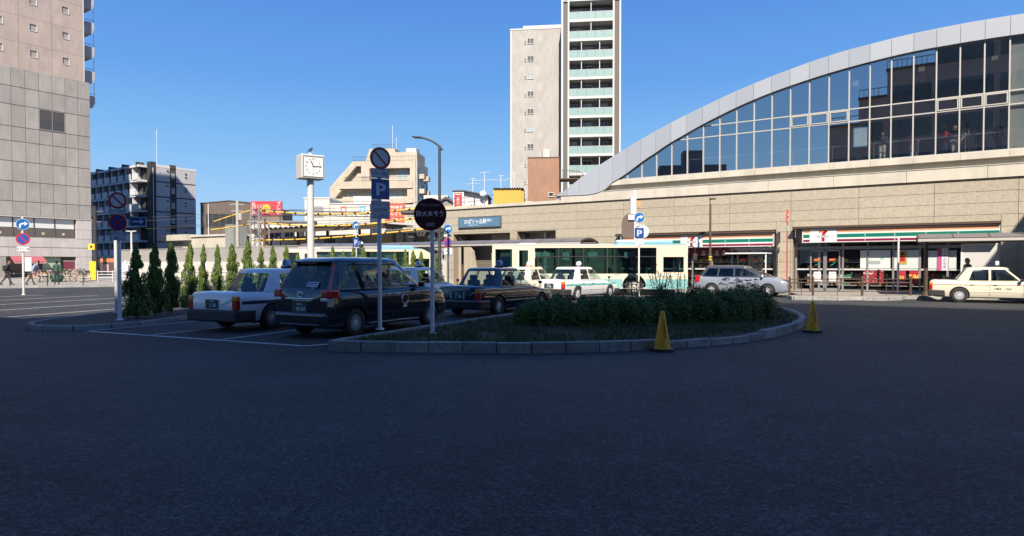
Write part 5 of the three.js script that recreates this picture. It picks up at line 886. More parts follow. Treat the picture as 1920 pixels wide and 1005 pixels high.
// red roadside billboard building
{
  const t = thing('billboard', 'red rooftop billboard with a yellow sun behind the lattice mast', 'billboard', [-31.3, 80], 0);
  obj('board', b2(0, 3.75, 7.45, 9.2, -.2, 0), M([.38, .068, .084], .6), t);
  obj('board_face', face(3.7, 1.7, 1.875, 8.325, .005), print(370, 170, (x, w, h) => { x.fillStyle = '#c9404e'; x.fillRect(0, 0, w, h); x.fillStyle = '#d5566b'; x.fillRect(0, 0, 60, h); x.fillStyle = '#f0c53c'; x.beginPath(); x.arc(185, 88, 52, 0, 7); x.fill(); latin(x, 'REGO', 215, 92, 52, '#6e3a28', ''); kana(x, 'プレイ', 330, 85, 52, '#f5e9e6', .12, true); kana(x, '台口所', 32, 85, 46, '#efc9cf', .13, true); }), t, true);
  obj('board_frame', [rod([.3, 0, -.6], [.3, 9, -.3], .06), rod([3.4, 0, -.6], [3.4, 9, -.3], .06), rod([0, 7.4, -.1], [3.75, 7.4, -.1], .05)], MAT.darkGrey, t);
  const u = thing('small_shop_building', 'low white shop building under the red billboard', 'building', [-33, 84], 0); obj('wall', b2(0, 8, 0, 6.9, -6, 0), MAT.whiteWall, u); obj('roof', b2(-.2, 8.2, 6.9, 7.1, -6.2, .2), MAT.midGrey, u); for (let k = 0; k < 4; k++) win2(u, .6 + k * 1.9, 1.9 + k * 1.9, 4.9, 6.2, 0);
}
// stepped beige apartment house
{
  const t = thing('stepped_apartment_house', 'beige apartment house with a sloping stepped end and roof terrace', 'building', [-38.2, 140], -6);
  const wall = M([.471, .418, .342], .8, 0, { map: stains }), side = wall;
  const front = poly([[0, 0], [0, 17.7], [5, 23.1], [18.4, 23.1], [18.4, 0]]), hole = (pts) => { const h = new THREE.Path(); pts.forEach(([x, y], i) => (i ? h.lineTo(x, y) : h.moveTo(x, y))); h.closePath(); front.holes.push(h); };
  hole([[2.9, 18.9], [5.8, 22.1], [6.8, 22.1], [6.8, 18.9]]); hole([[1.0, 15.35], [2.6, 17.2], [16.6, 17.2], [16.6, 15.35]]); hole([[8.6, 18.9], [17.2, 18.9], [17.2, 21.6], [8.6, 21.6]]); hole([[1.2, 12.2], [6.2, 12.2], [6.2, 14.2], [1.2, 14.2]]); hole([[12, 12.0], [16, 12.0], [16, 14.1], [12, 14.1]]);
  obj('front_wall', new THREE.ExtrudeGeometry(front, { depth: 1.4, bevelEnabled: false }).translate(0, 0, -1.4), wall, t);
  obj('wall', ext([[0, 0], [0, 17.7], [5, 23.1], [18.4, 23.1], [18.4, 0]], 9.55, 0, -11), wall, t);
  obj('penthouse', ext([[7, 23.1], [8, 26], [13.5, 26], [13.5, 25.2], [18.2, 25.2], [18.2, 23.1]], 7, 0, -9), wall, t);
  for (const [a, b, c, d] of [[3.6, 5.6, 15.4, 17.0], [7.4, 8.6, 15.4, 17], [12, 15.2, 15.6, 17], [9.0, 10.6, 19.4, 21.2], [14.2, 16.4, 19.4, 21.3]]) win2(t, a, b, c, d, -1.44, { glass: MAT.paleWindow });
  win2(t, 11.2, 12.1, 19.8, 20.9, -1.44, { plain: true });
  obj('balcony_parapet', [b2(2.2, 17.8, 17.4, 18.9, .0, .25), b2(1.0, 17.9, 14.3, 15.35, 0, .3)], wall, t);
  const rail = (x0, x1, y, z) => { const g = [rod([x0, y + .95, z], [x1, y + .95, z], .035, 5), rod([x0, y + .1, z], [x1, y + .1, z], .03, 5)]; for (let x = x0; x <= x1; x += .35) g.push(rod([x, y, z], [x, y + .95, z], .018, 4)); return g; };
  obj('railing', rail(3.4, 17, 18.9, .15), MAT.darkGrey, t); obj('railing', rail(5, 18.4, 23.1, -.1), MAT.darkGrey, t); obj('railing', rail(8.4, 13.4, 26, -2.3), MAT.darkGrey, t);
  obj('roof_shed', b2(15.8, 18.0, 25.2, 26.0, -5, -2.2), MAT.white, t); obj('antenna_mast', [rod([12.7, 26, -3], [12.7, 31, -3], .05, 5), rod([13.5, 26, -3], [13.5, 28.5, -3], .04, 5)], MAT.galv, t);
  // side face, normal +x
  for (let k = 0; k < 4; k++) for (const z of [-3, -7]) { const b = obj('side_balcony', b2(18.42, 19.5, 10.4 + k * 3.1, 11.4 + k * 3.1, z - 1.6, z), side, t); obj('side_window', b2(18.41, 18.5, 11.4 + k * 3.1, 12.9 + k * 3.1, z - 1.5, z - .1), MAT.window, b); }
  obj('downpipe', rod([18.55, 2, -.4], [18.55, 23, -.4], .09), MAT.galv, t);
}
// the tall slab tower
{
  const t = thing('tower_block', 'tall pale tower with a column of glass balconies and grey edges', 'tower', [-.25, 107], -7);
  const wall = M([.38, .369, .35], .8, 0, { map: stains }), wallW = M([.441, .441, .433], .7), grey = M([.114, .11, .106], .8), back = M([.205, .198, .19], .8), mintGlass = M([.228, .327, .319], .3, 0, { clearcoat: .5 });
  obj('main_wall', b2(0, 8.2, 0, 38.9, -14, 0), wall, t); obj('parapet_rail', [b2(2, 8.0, 39.1, 39.6, -.4, -.3), b2(2, 8, 38.9, 39.0, -.4, -.2)], M([.418, .433, .471], .6), t); obj('coping', b2(-.1, 8.2, 38.88, 39.1, -14, .06), wallW, t); obj('edge_strip', b2(-.02, .22, 0, 38.8, .0, .04), wallW, t);
  for (let k = 0; k < 12; k++) { const y = 36.7 - k * 2.78; win2(t, 2.75, 3.7, y, y + .75, 0, { glass: k % 3 === 2 ? MAT.paleWindow : M([.106, .106, .106], .2), frame: wallW }); obj('vent_hood', b2(2.3, 2.48, y - .1, y + .05, 0, .14), MAT.midGrey, t); obj('vent_hood', b2(2.3, 2.48, y + .28, y + .42, 0, .14), MAT.midGrey, t); }
  // balcony block
  const Z = 5, X0 = 8.35, X1 = 17.2;
  obj('block_core', b2(X0 + .2, X1 - .1, 0, 40.6, -14, Z - 1.7), back, t); obj('side_wall', b2(X0, X0 + .2, 0, 41.0, -.2, Z - .1), grey, t);
  obj('corner_fin', [b2(X0 + .0, X0 + .28, 0, 41.3, Z - .1, Z + .35)], wallW, t); obj('grey_edge', [b2(X0 + .28, X0 + .95, 0, 41.0, Z - 1.6, Z), b2(X1 - .95, X1 - .25, 0, 41.0, Z - 1.6, Z)], grey, t); obj('corner_fin', [b2(X1 - .25, X1, 0, 41.3, Z - 1.6, Z + .35)], wallW, t);
  obj('inner_fin', [b2(X0 + .95, X0 + 1.2, 0, 41.2, Z - 1.6, Z + .3)], wallW, t); obj('inner_fin', [b2(X1 - 1.2, X1 - .95, 0, 41.2, Z - 1.6, Z + .3)], wallW, t);
  const xa = X0 + 1.2, xb = X1 - 1.2;
  for (let k = 0; k < 14; k++) {
    const y = .9 + 2.86 * k;
    obj('floor_slab', b2(xa, xb, y - .2, y + .18, Z - 1.7, Z + .25), wallW, t);
    const n = k > 11 ? 2 : 3, parts = k > 11 ? [0, .5, 1] : [0, .28, .70, 1];
    for (let i = 0; i < 5; i++) { const a = xa + (xb - xa) * i / 5, b = xa + (xb - xa) * (i + 1) / 5; obj('balcony_glass', b2(a + .015, b - .015, y + .2, y + 1.25, Z + .16, Z + .2), mintGlass, t); }
    obj('balcony_rail', b2(xa, xb, y + 1.25, y + 1.31, Z + .14, Z + .22), wallW, t);
    for (let i = 1; i < n; i++) { const x = xa + (xb - xa) * parts[i]; obj('partition', b2(x - .06, x + .06, y + .18, y + 2.66, Z - 1.6, Z + .1), wallW, t); }
    for (let i = 0; i < n; i++) { const a = xa + (xb - xa) * parts[i] + .25, b = xa + (xb - xa) * parts[i + 1] - .25, m = (a + b) / 2; const w = win2(t, a, m + .2, y + .2, y + 2.2, Z - 1.68, { glass: rnd() > .6 ? MAT.paleWindow : MAT.window }); obj('air_conditioner', b2(m + .4, Math.min(b, m + 1.1), y + .2, y + .8, Z - 1.6, Z - 1.2), M([.456, .456, .441], .6), w); }
  }
  obj('roof_cap', b2(X0, X1, 41.0, 41.15, -13, Z + .2), wallW, t); obj('roof_rail', [b2(xa, xb, 41.7, 41.78, Z, Z + .06), ...[...Array(20)].map((_, k) => b2(xa + k * .34, xa + k * .34 + .08, 41.15, 41.7, Z, Z + .05))], wallW, t);
  obj('vent_pipe', [...Array(9)].flatMap((_, k) => [box(.16, .18, .12, X0 - .06, 14 + k * 2.86, 2.2), box(.16, .18, .12, X0 - .06, 14.45 + k * 2.86, 2.2)]), MAT.white, t);
  obj('satellite_dish', [new THREE.SphereGeometry(.45, 14, 6, 0, 7, 0, 1).scale(1, .5, 1).rotateX(1.2).translate(10.5, 42.1, 3)], MAT.white, t); obj('lightning_rod', rod([8.6, 41, 4], [8.6, 45.5, 4], .05, 5), MAT.galv, t);
}
// houses just behind the station roof
{
  const a = thing('brown_house', 'brown rendered house with a white roof tank behind the station', 'building', [1.72, 72], -4);
  obj('wall', b2(0, 3.35, 0, 13.05, -8, 0), M([.304, .175, .118], .85, 0, { map: stains }), a); obj('low_wing', b2(3.37, 5.6, 0, 9.4, -8, -.2), M([.304, .175, .118], .85, 0, { map: stains }), a); obj('coping', b2(-.06, 3.4, 13.05, 13.15, -8, .05), MAT.brownPole, a); win2(a, 2.25, 2.75, 8.95, 9.3, 0, { frame: MAT.white, plain: true }); win2(a, 3.6, 4.3, 8.9, 9.35, -.2, { frame: MAT.white, plain: true });
  obj('water_tank', [cyl(.5, .5, .95, 1.95, 13.65, -1.5, 16), cyl(.35, .5, .1, 1.95, 14.15, -1.5, 16)], M([.532, .509, .441], .6), a);
  obj('balcony', [b2(3.4, 5.5, 10.7, 10.8, -2, .5), ...[...Array(9)].map((_, k) => rod([3.45 + k * .25, 10.8, .45], [3.45 + k * .25, 11.7, .45], .02, 5)), rod([3.4, 11.7, .45], [5.5, 11.5, .45], .03, 5), rod([5.5, 11.5, .45], [6.6, 10.6, .45], .03, 5)], MAT.brownPole, a);
  const b = thing('yellow_rooftop_shed', 'bright yellow shed with a corrugated roof behind the station', 'building', [-1.84, 66], -3); obj('wall', b2(0, 2.75, 0, 9.0, -3, 0), M([.517, .281, .046], .7), b); obj('side_wall', b2(2.76, 3.0, 0, 8.85, -3, -.02), M([.502, .274, .046], .7), b); obj('roof', [...Array(12)].map((_, k) => ext([[.25 * k, 9.05], [.25 * k + .12, 9.16], [.25 * k + .25, 9.05], [.25 * k + .25, 9.08], [.25 * k + .12, 9.2], [.25 * k, 9.08]], 3.3, 0, -3.1)), M([.10, .085, .075], .7), b);
  obj('air_conditioner', [b2(3.1, 3.8, 7.2, 7.9, -1.5, -.6), cyl(.25, .25, .05, 3.45, 7.55, -.55, 16).rotateX(0)], M([.418, .41, .38], .7), b);
  const c = thing('white_rooftop_shed', 'white shed with a tall red sign behind the station roof', 'building', [-5.8, 66], -3); obj('wall', b2(0, 1.05, 0, 8.8, -4, 0), MAT.white, c); obj('side_wall', ext([[1.06, 0], [1.06, 8.8], [3.4, 8.35], [3.4, 0]], 3.8, 0, -4.2), M([.456, .464, .479], .7), c); obj('roof', ext([[-.1, 8.82], [1.06, 8.84], [3.5, 8.36], [3.5, 8.46], [1.06, 8.95], [-.1, 8.92]], 4.3, 0, -4.2), MAT.darkGrey, c); obj('doorway', b2(2.0, 2.12, 0, 8.2, -.38, -.36), MAT.darkGrey, c);
  const sg = obj('tall_sign', b2(.12, .86, 6.9, 8.65, .02, .1), M([.342, .053, .061], .6), c); obj('sign_face', face(.7, 1.7, .49, 7.78, .105), print(70, 170, (x, w, h) => { x.fillStyle = '#b83440'; x.fillRect(0, 0, w, h); x.fillStyle = '#f3e7e4'; x.fillRect(8, 8, 54, 8); kana(x, 'おひる', w * .5, h * .56, 36, '#f6ece8', .13, true); }), sg, true);
  for (const [label, X, Y, s] of [['tv antenna with two crossbars on the white shed roof', -3.9, 8.6, .8], ['tall forked tv antenna beside the yellow shed', -2.75, 8.4, 1.25], ['slim tv antenna on the yellow shed', -1.1, 9.1, .7], ['short tv antenna in front of the tower', .2, 9.0, .9]]) { const n = thing('tv_antenna', label, 'antenna', [X, 66.5, Y], 20, 'roof antennas behind the station'); obj('mast', rod([0, -1.5, 0], [0, 1.9 * s, 0], .03, 5), MAT.galv, n); obj('boom', [rod([-.9 * s, 1.2 * s, 0], [.9 * s, 1.35 * s, 0], .02, 5), ...[...Array(7)].map((_, k) => rod([-.8 * s + k * .26 * s, 1.2 * s + k * .02, -.3], [-.8 * s + k * .26 * s, 1.22 * s + k * .02, .3], .012, 4)), rod([-.35 * s, 1.85 * s, 0], [.4 * s, 1.95 * s, 0], .02, 5)], MAT.galv, n); }
  const d = thing('satellite_dish', 'white satellite dish on the roof beside the yellow shed', 'dish', [-2.75, 66, 8.1]); obj('dish', new THREE.SphereGeometry(.42, 16, 6, 0, 7, 0, .9).rotateX(1.3).translate(-.1, .4, .1), MAT.white, d); obj('bracket', rod([0, -.4, 0], [0, .3, 0], .03), MAT.galv, d);
  // white shop row with small posters
  const e = thing('white_shop_building', 'low white building with small red and blue posters behind the canopy', 'building', [-26.4, 85], 0); obj('wall', [b2(0, 3.2, 0, 10.0, -6, 0), b2(3.22, 8.3, 0, 9.3, -6, -.1), b2(6, 8.3, 9.3, 10.4, -5, -1)], MAT.whiteWall, e); obj('grey_front', b2(.9, 2.4, 7.6, 9.0, .0, .04), MAT.midGrey, e); obj('roof_lip', [b2(-.1, 3.3, 10, 10.12, -6, .1), b2(3.22, 8.4, 9.3, 9.38, -6, .0)], MAT.galv, e);
  [[4.6, 5.3, [.55, .12, .10]], [7.0, 7.7, [.08, .35, .55]], [7.8, 8.25, [.6, .45, .42]]].forEach(([p, q, col]) => { const o = obj('poster', b2(p, q, 8.0, 9.0, -.09, -.05), M(col, .6), e); obj('poster_print', b2(p + .15, q - .15, 8.25, 8.75, -.05, -.045), MAT.white, o); }); for (let k = 0; k < 6; k++) obj('wall_joint', b2(3.6 + k * .8, 3.63 + k * .8, 7.4, 9.2, -.1, -.085), MAT.midGrey, e); obj('terrace_rail', [rod([3.2, 9.6, -.05], [8.3, 9.6, -.05], .03, 5), ...[...Array(8)].map((_, k) => rod([3.3 + k * .7, 9.3, -.05], [3.3 + k * .7, 9.6, -.05], .02, 4))], MAT.darkGrey, e);
  const f = thing('restaurant_building', 'cream restaurant building with a large red sign', 'building', [-15.2, 75.2], 0); obj('wall', [b2(0, 6.5, 0, 8.3, -6, -.3), b2(2.9, 8.8, 0, 7.4, -5, .1)], MAT.cream, f); obj('roof', [b2(2.7, 9.0, 7.4, 7.75, -5.2, .4)], MAT.darkGrey, f); obj('tank', b2(5, 7.8, 8.3, 9.6, -4, -2), MAT.whiteWall, f);
  const fs = obj('red_sign', b2(.95, 3.12, 5.9, 8.5, -.02, .2), M([.471, .122, .091], .6), f); obj('sign_face', face(2.1, 2.5, 2.03, 7.2, .206), print(210, 250, (x, w, h) => { x.fillStyle = '#d9624f'; x.fillRect(0, 0, w, h); kana(x, 'お好焼き', w / 2, 44, 44, '#f8e9e2', .12); kana(x, 'もんじゃ', w / 2 - 8, 112, 42, '#f8e9e2', .12); kana(x, 'ごめん', w / 2 + 24, 180, 44, '#f8e9e2', .12); }), fs, true);
  win2(f, 6.2, 8.2, 5.6, 6.9, .1, { glass: MAT.paleWindow }); for (let k = 0; k < 6; k++) obj('lattice', b2(3.5 + k * .4, 3.56 + k * .4, 5.5, 7.3, .1, .14), MAT.midGrey, f);
  const gb = thing('grey_gabled_house', 'small grey gabled house beside the red sign building', 'building', [-6.9, 70], 0); obj('wall', ext([[-2.6, 0], [-2.6, 6.9], [0, 8.4], [2.6, 6.9], [2.6, 0]], 6, 0, -6), MAT.midGrey, gb); obj('roof', ext([[-3, 6.75], [0, 8.5], [3, 6.75], [3, 6.95], [0, 8.72], [-3, 6.95]], 6.6, 0, -6.3), MAT.darkGrey, gb);
}
// ---------------------------------------------------------------- across the forecourt, behind the camera: what shades the road and shows in the glass
{
  const t = thing('department_store', 'stepped brown tiled building that shades the forecourt, facing the station', 'building', [15.4, 37], STATION_TURN);
  const brown = M([.46, .33, .27], .8, 0, { map: stains }), dk = M([.09, .065, .055], .8);
  const seg = [[-6, -2.6, 18.5], [-2.6, .3, 21.5], [.3, 5.1, 24.5], [5.1, 10.9, 30], [10.9, 15.9, 35.5], [15.9, 20.8, 39], [20.8, 25, 40.5], [25, 29.3, 42.5], [29.3, 60, 44.3]];
  for (const [a, b, h] of seg) {
    obj('wall', b2(a, b - .02, 0, h, 51.3, 78), brown, t); obj('cornice', b2(a - .1, b - .02, h, h + .25, 51.1, 78), dk, t);
    obj('roof_rail', [rod([a, h + 1.2, 51.5], [b, h + 1.2, 51.5], .05, 5), ...[...Array(Math.floor((b - a) / .5))].map((_, k) => rod([a + k * .5, h + .2, 51.5], [a + k * .5, h + 1.2, 51.5], .03, 4))], dk, t);
    for (let y = 4.5; y < h - 3; y += 4) { obj('window_band', b2(a + .3, b - .3, y, y + 2.1, 51.24, 51.29), MAT.window, t); for (let x = a + 1.5; x < b - .6; x += 1.6) obj('window_bar', b2(x - .06, x + .06, y, y + 2.1, 51.15, 51.235), dk, t); }
  }
  const u = thing('side_building', 'low brown building beyond the bus shelter, shading the end of the tiled wall', 'building', [15.4, 37], STATION_TURN); obj('wall', b2(16.3, 30, 0, 13.2, 6.8, 12.5), brown, u); obj('cornice', b2(16.2, 30, 13.2, 13.4, 6.7, 12.6), dk, u); for (let k = 0; k < 4; k++) win2(u, 17.5 + k * 2.8, 19.3 + k * 2.8, 5, 7, 12.5);
  const v = thing('grey_office_block', 'grey office block with a roof box, across the parking lot', 'building', [-58, -12], 120); obj('wall', b2(-6, 6, 0, 20, -9, 0), M([.167, .167, .182], .8, 0, { map: stains }), v); obj('roof_box', b2(-2, 1.5, 20, 23, -6, -2), M([.152, .152, .167], .8), v); for (let k = 0; k < 5; k++) for (let i = 0; i < 4; i++) win2(v, -5 + i * 2.8, -3.2 + i * 2.8, 2.5 + k * 3.5, 4.3 + k * 3.5, 0);
}

// ================================================================ planting
function leafCloud(n, place, size, tone) {      // small two-faced leaves in a crown's volume, coloured leaf by leaf
  const pos = new Float32Array(n * 18), nor = new Float32Array(n * 18), col = new Float32Array(n * 18);
  const a = V(), u = V(), w = V(), nn = V();
  for (let i = 0; i < n; i++) {
    const [x, y, z, ox, oy, oz] = place(i); a.set(x, y, z);
    nn.set(ox + rr(-.7, .7), oy + rr(-.5, .7), oz + rr(-.7, .7)).normalize(); u.set(rr(-1, 1), rr(-.2, 1.4), rr(-1, 1)).cross(nn).normalize(); w.crossVectors(nn, u).normalize();
    const l = size * rr(.6, 1.4), b = l * rr(.35, .6), t = tone();
    const P = [a.clone().addScaledVector(w, -l), a.clone().addScaledVector(u, b), a.clone().addScaledVector(w, l), a.clone().addScaledVector(u, -b)];
    [0, 1, 2, 0, 2, 3].forEach((k, q) => { const o = i * 18 + q * 3; pos.set([P[k].x, P[k].y, P[k].z], o); nor.set([nn.x, nn.y, nn.z], o); col.set(t, o); });
  }
  const g = new THREE.BufferGeometry(); g.setAttribute('position', new THREE.BufferAttribute(pos, 3)); g.setAttribute('normal', new THREE.BufferAttribute(nor, 3)); g.setAttribute('color', new THREE.BufferAttribute(col, 3));
  return g;
}
const leafM = M([1, 1, 1], .75, 0, { vertexColors: true, transmission: .25, thickness: 0, ior: 1.3 });
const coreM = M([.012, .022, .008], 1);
const cypressShapes = [0, 1, 2, 3].map((v) => {
  seedState = 500 + v;
  const lobes = [...Array(64)].map(() => { const y = rr(.03, .96), k = Math.pow(1 - y, .85) * Math.min(1, .5 + y * 5), th = rr(0, 6.28), r = .60 * k * rr(.15, 1); return [r * Math.cos(th), y, r * Math.sin(th), .24 * (.3 + k * .85)]; });
  lobes.push([0, .985, 0, .05], [0, .95, 0, .09], [rr(-.04, .04), .88, 0, .15], [rr(-.05, .05), .8, 0, .2]);
  const g = leafCloud(5200, () => { const [lx, ly, lz, lr] = lobes[Math.floor(rnd() * lobes.length)]; const th = rr(0, 6.283), c = rr(-1, 1), s = Math.sqrt(1 - c * c), r = lr * Math.pow(rnd(), .35); const d = [s * Math.cos(th), c, s * Math.sin(th)]; return [lx + d[0] * r, Math.max(.02, ly + d[1] * r * .42), lz + d[2] * r, d[0], d[1] + .6, d[2]]; }, .042, () => { const k = rr(.6, 1.3); return [.10 * k * rr(.75, 1.35), .16 * k, .032 * k]; });
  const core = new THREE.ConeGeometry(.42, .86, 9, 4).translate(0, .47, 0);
  return { leaves: ready(merged(g)), core: ready(merged(core)), trunk: ready(merged(cyl(.02, .05, .5, 0, .2, 0, 8))) };
});
const barkM = M([.10, .07, .05], .95);
function cypress(label, X, D, h, v, base = .1, wide = .36) {
  const t = thing('cypress_tree', label, 'tree', [X, D, base], v * 77 + X * 50, 'young cypress trees in a row');
  const k = cypressShapes[v % 4], sc = (o, s) => (o.scale.set(s * wide * 1.72, h, s * wide * 1.72), o);
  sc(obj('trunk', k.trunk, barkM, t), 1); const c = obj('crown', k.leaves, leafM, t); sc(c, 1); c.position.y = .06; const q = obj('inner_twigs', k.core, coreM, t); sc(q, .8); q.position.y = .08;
}
const row = [[255, 18.7, 1.92, .42], [290, 19.7, 2.05, .37], [321, 20.7, 2.08, .38], [357, 22.2, 2.14, .36], [382, 23.6, 2.12, .30], [408, 25, 2.16, .30], [435, 26.7, 2.25, .42], [465, 28.4, 2.45, .46], [490, 30.4, 2.2, .36], [512, 32.2, 2.3, .42]];
const ORD = ['first', 'second', 'third', 'fourth', 'fifth', 'sixth', 'seventh', 'eighth', 'ninth', 'tenth', 'eleventh'];
row.forEach(([px, d, h, w], i) => cypress(`young cypress in the median row, ${ORD[i]} from the sign post`, (px - 960) / FOCAL * d, d, h, i, .1, w));
const row2 = [[537, 36, 2.5], [558, 38, 2.2], [624, 41, 2.65], [644, 41.5, 2.35], [662, 42, 2.6], [681, 42.5, 2.65], [740, 43.5, 2.3], [760, 43.8, 2.5], [775, 44, 2.45], [790, 44.2, 2.4], [821, 44.6, 2.35]];
row2.forEach(([px, d, h], i) => cypress(`small cypress behind the black van, ${ORD[i]} along the row from the clock side`, (px - 960) / FOCAL * d, d, h, i + 1, 0, .46));
// hedges on the island
function hedge(label, path, w, h, n, seed) {
  seedState = seed;
  const t = thing('hedge', label, 'hedge', [0, 0, .13]), c = new THREE.CatmullRomCurve3(path.map(([x, d]) => V(x, 0, -d))), L = c.getLength();
  const bumps = [...Array(40)].map(() => rr(.66, 1.16)), width = (u) => w * (.75 + .25 * Math.sin(Math.PI * Math.min(1, Math.min(u, 1 - u) * 5 + .15) / 2)) * bumps[Math.floor(u * 39)], high = (u) => h * bumps[39 - Math.floor(u * 39)] * Math.min(1, .55 + Math.min(u, 1 - u) * 5);
  const g = leafCloud(n, () => {
    const u = rnd(), p = c.getPointAt(u), tan = c.getTangentAt(u), th = rr(-.15, Math.PI + .15), r = Math.pow(rnd(), .28), ww = width(u) / 2, hh = high(u), ox = Math.cos(th), oy = Math.sin(th);
    const px = Math.sign(ox) * Math.pow(Math.abs(ox), .7), y = Math.max(.02, Math.pow(Math.max(0, oy), .6) * hh * r + rr(-.05, .07));
    return [p.x - tan.z * px * ww * r + rr(-.07, .07), y, p.z + tan.x * px * ww * r + rr(-.07, .07), -tan.z * ox, oy, tan.x * ox];
  }, .034, () => { const k = rr(.5, 1.4), y = rnd() < .1 ? 1.7 : 1; return [.075 * k * y, .14 * k, .032 * k]; });
  obj('foliage', g, leafM, t);
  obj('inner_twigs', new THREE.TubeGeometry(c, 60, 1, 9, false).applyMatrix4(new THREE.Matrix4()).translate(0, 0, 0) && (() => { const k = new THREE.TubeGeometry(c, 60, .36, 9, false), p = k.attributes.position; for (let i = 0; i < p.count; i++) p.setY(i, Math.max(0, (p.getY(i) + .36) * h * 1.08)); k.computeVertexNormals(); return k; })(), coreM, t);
  const stems = []; for (let k = 0; k < 26; k++) { const p = c.getPointAt(rnd()); stems.push(rod([p.x + rr(-.3, .3), 0, p.z + .4 + rr(0, .25)], [p.x + rr(-.4, .4), rr(.25, .5), p.z + .35], .012, 5)); } obj('stem', stems, barkM, t);
  return t;
}
hedge('loose clipped hedge on the island behind the first yellow cone', [[.15, 16.6], [1.4, 16.3], [2.6, 16.3], [3.7, 16.9]], 1.3, .66, 38000, 71);
hedge('second loose hedge on the island towards its curved end', [[3.5, 17.6], [4.8, 17.2], [6.2, 18.1], [7.1, 19.6]], 1.5, .82, 42000, 72);
// tall weeds between the hedges
for (const [X, D, h, s] of [[3.75, 17.2, 1.55, 81], [4.25, 17.3, 1.4, 82], [4.1, 18, 1.5, 83], [3.3, 17.6, 1.25, 84], [4.7, 18.2, 1.3, 85]]) {
  seedState = s; const t = thing('tall_weed', 'thin tall dark weed sticking up between the two hedges', 'weed', [X, D, .13], s * 31, 'tall weeds between the hedges'), st = [], tips = [];
  for (let k = 0; k < 5; k++) { const th = rr(0, 6.28), r = rr(.1, .35), top = h * rr(.7, 1); st.push(tube([[0, 0, 0], [r * .3 * Math.cos(th), top * .5, r * .3 * Math.sin(th)], [r * Math.cos(th), top, r * Math.sin(th)]], .008, 8, 5)); for (let q = 0; q < 70; q++) { const f = rr(.3, 1); tips.push([r * f * Math.cos(th) + rr(-.09, .09), top * f + rr(-.04, .05), r * f * Math.sin(th) + rr(-.09, .09), rr(-1, 1), 1, rr(-1, 1)]); } }
  obj('stem', st, barkM, t); let i = 0; obj('leaf_sprays', leafCloud(tips.length, () => tips[i++], .02, () => { const k = rr(.5, 1.2); return [.06 * k, .10 * k, .03 * k]; }), leafM, t);
}
// grass over the island
{
  seedState = 4242;
  const inside = (x, d) => { let c = false; for (let i = 0, j = ISLAND.length - 1; i < ISLAND.length; j = i++) { const [xi, yi] = ISLAND[i], [xj, yj] = ISLAND[j]; if ((yi > d) !== (yj > d) && x < (xj - xi) * (d - yi) / (yj - yi) + xi) c = !c; } return c; };
  const n = 60000, pos = [], col = [];
  for (let i = 0; i < n; i++) {
    const x = rr(-3.4, 9), d = 12 + 15 * Math.pow(rnd(), 1.5); if (!inside(x, d) || !inside(x - .1, d - .12) || !inside(x + .1, d - .05)) continue;
    const patch = N64(x / 30, d / 30); if (patch < .3 && rnd() > .25) continue;
    const h = rr(.03, .12) * (patch > .6 ? 1.5 : 1), th = rr(0, 6.28), w = rr(.004, .009), lx = rr(-.05, .05), lz = rr(-.05, .05), c = Math.cos(th) * w, s = Math.sin(th) * w;
    pos.push(x - c, .13, -d - s, x + c, .13, -d + s, x + lx, .13 + h, -d + lz);
    const k = rr(.5, 1.3), dry = rnd() < .14 ? 2 : 1; for (let q = 0; q < 3; q++) col.push(.040 * k * dry * 1.1, .085 * k * (dry > 1 ? 1.2 : 1), .024 * k);
  }
  const g = new THREE.BufferGeometry(); g.setAttribute('position', new THREE.Float32BufferAttribute(pos, 3)); g.setAttribute('color', new THREE.Float32BufferAttribute(col, 3)); g.computeVertexNormals();
  tag(obj('grass', g, M([1, 1, 1], .85, 0, { vertexColors: true })), 'short rough grass covering the traffic island', 'grass', null, 'stuff');
}

// ================================================================ people
const SKIN = [.42, .25, .17], HAIR = [.015, .012, .01];
function personGeometry(J, colours, step) {       // J: [[ax,ay,az, bx,by,bz, ra, rb, colour]]
  const res = 52, mc = new MarchingCubes(res, new THREE.MeshStandardMaterial(), false, false, 60000), size = mc.size, H = 1.0;
  mc.isolation = 0; const d0 = 1.9 / 2;
  const caps = J.map(([a, b, ra, rb, c]) => ({ a: V(...a), b: V(...b), ra, rb, c }));
  const p = V(), ab = V(), ap = V();
  const sd = (q, k) => { ab.subVectors(k.b, k.a); ap.subVectors(q, k.a); const t = Math.max(0, Math.min(1, ap.dot(ab) / Math.max(1e-9, ab.lengthSq()))); return ap.addScaledVector(ab, -t).length() - (k.ra + (k.rb - k.ra) * t); };
  for (let z = 0; z < size; z++) for (let y = 0; y < size; y++) for (let x = 0; x < size; x++) {
    p.set((x / size * 2 - 1) * d0 * .62, (y / size * 2 - 1) * d0 + .92, (z / size * 2 - 1) * d0 * .62); let m = 9;
    for (const k of caps) { const d = sd(p, k), h = Math.max(0, Math.min(1, .5 + .5 * (m - d) / .035)); m = m * (1 - h) + d * h - .035 * h * (1 - h); }
    mc.field[x + y * size + z * size * size] = -m;
  }
  mc.update();
  const n = mc.count, pos = new Float32Array(n * 3), col = new Float32Array(n * 3);
  for (let i = 0; i < n; i++) {
    const x = mc.positionArray[i * 3] * d0 * .62, y = mc.positionArray[i * 3 + 1] * d0 + .92, z = mc.positionArray[i * 3 + 2] * d0 * .62; pos.set([x, y, z], i * 3); p.set(x, y, z);
    let best = 9, c = SKIN; for (const k of caps) { const d = sd(p, k); if (d < best) { best = d; c = k.c; } } col.set(c, i * 3);
  }
  let g = new THREE.BufferGeometry(); g.setAttribute('position', new THREE.BufferAttribute(pos, 3)); g.setAttribute('color', new THREE.BufferAttribute(col, 3));
  g.computeVertexNormals(); return ready(merged(g));
}
const skinM = M([1, 1, 1], .8, 0, { vertexColors: true });
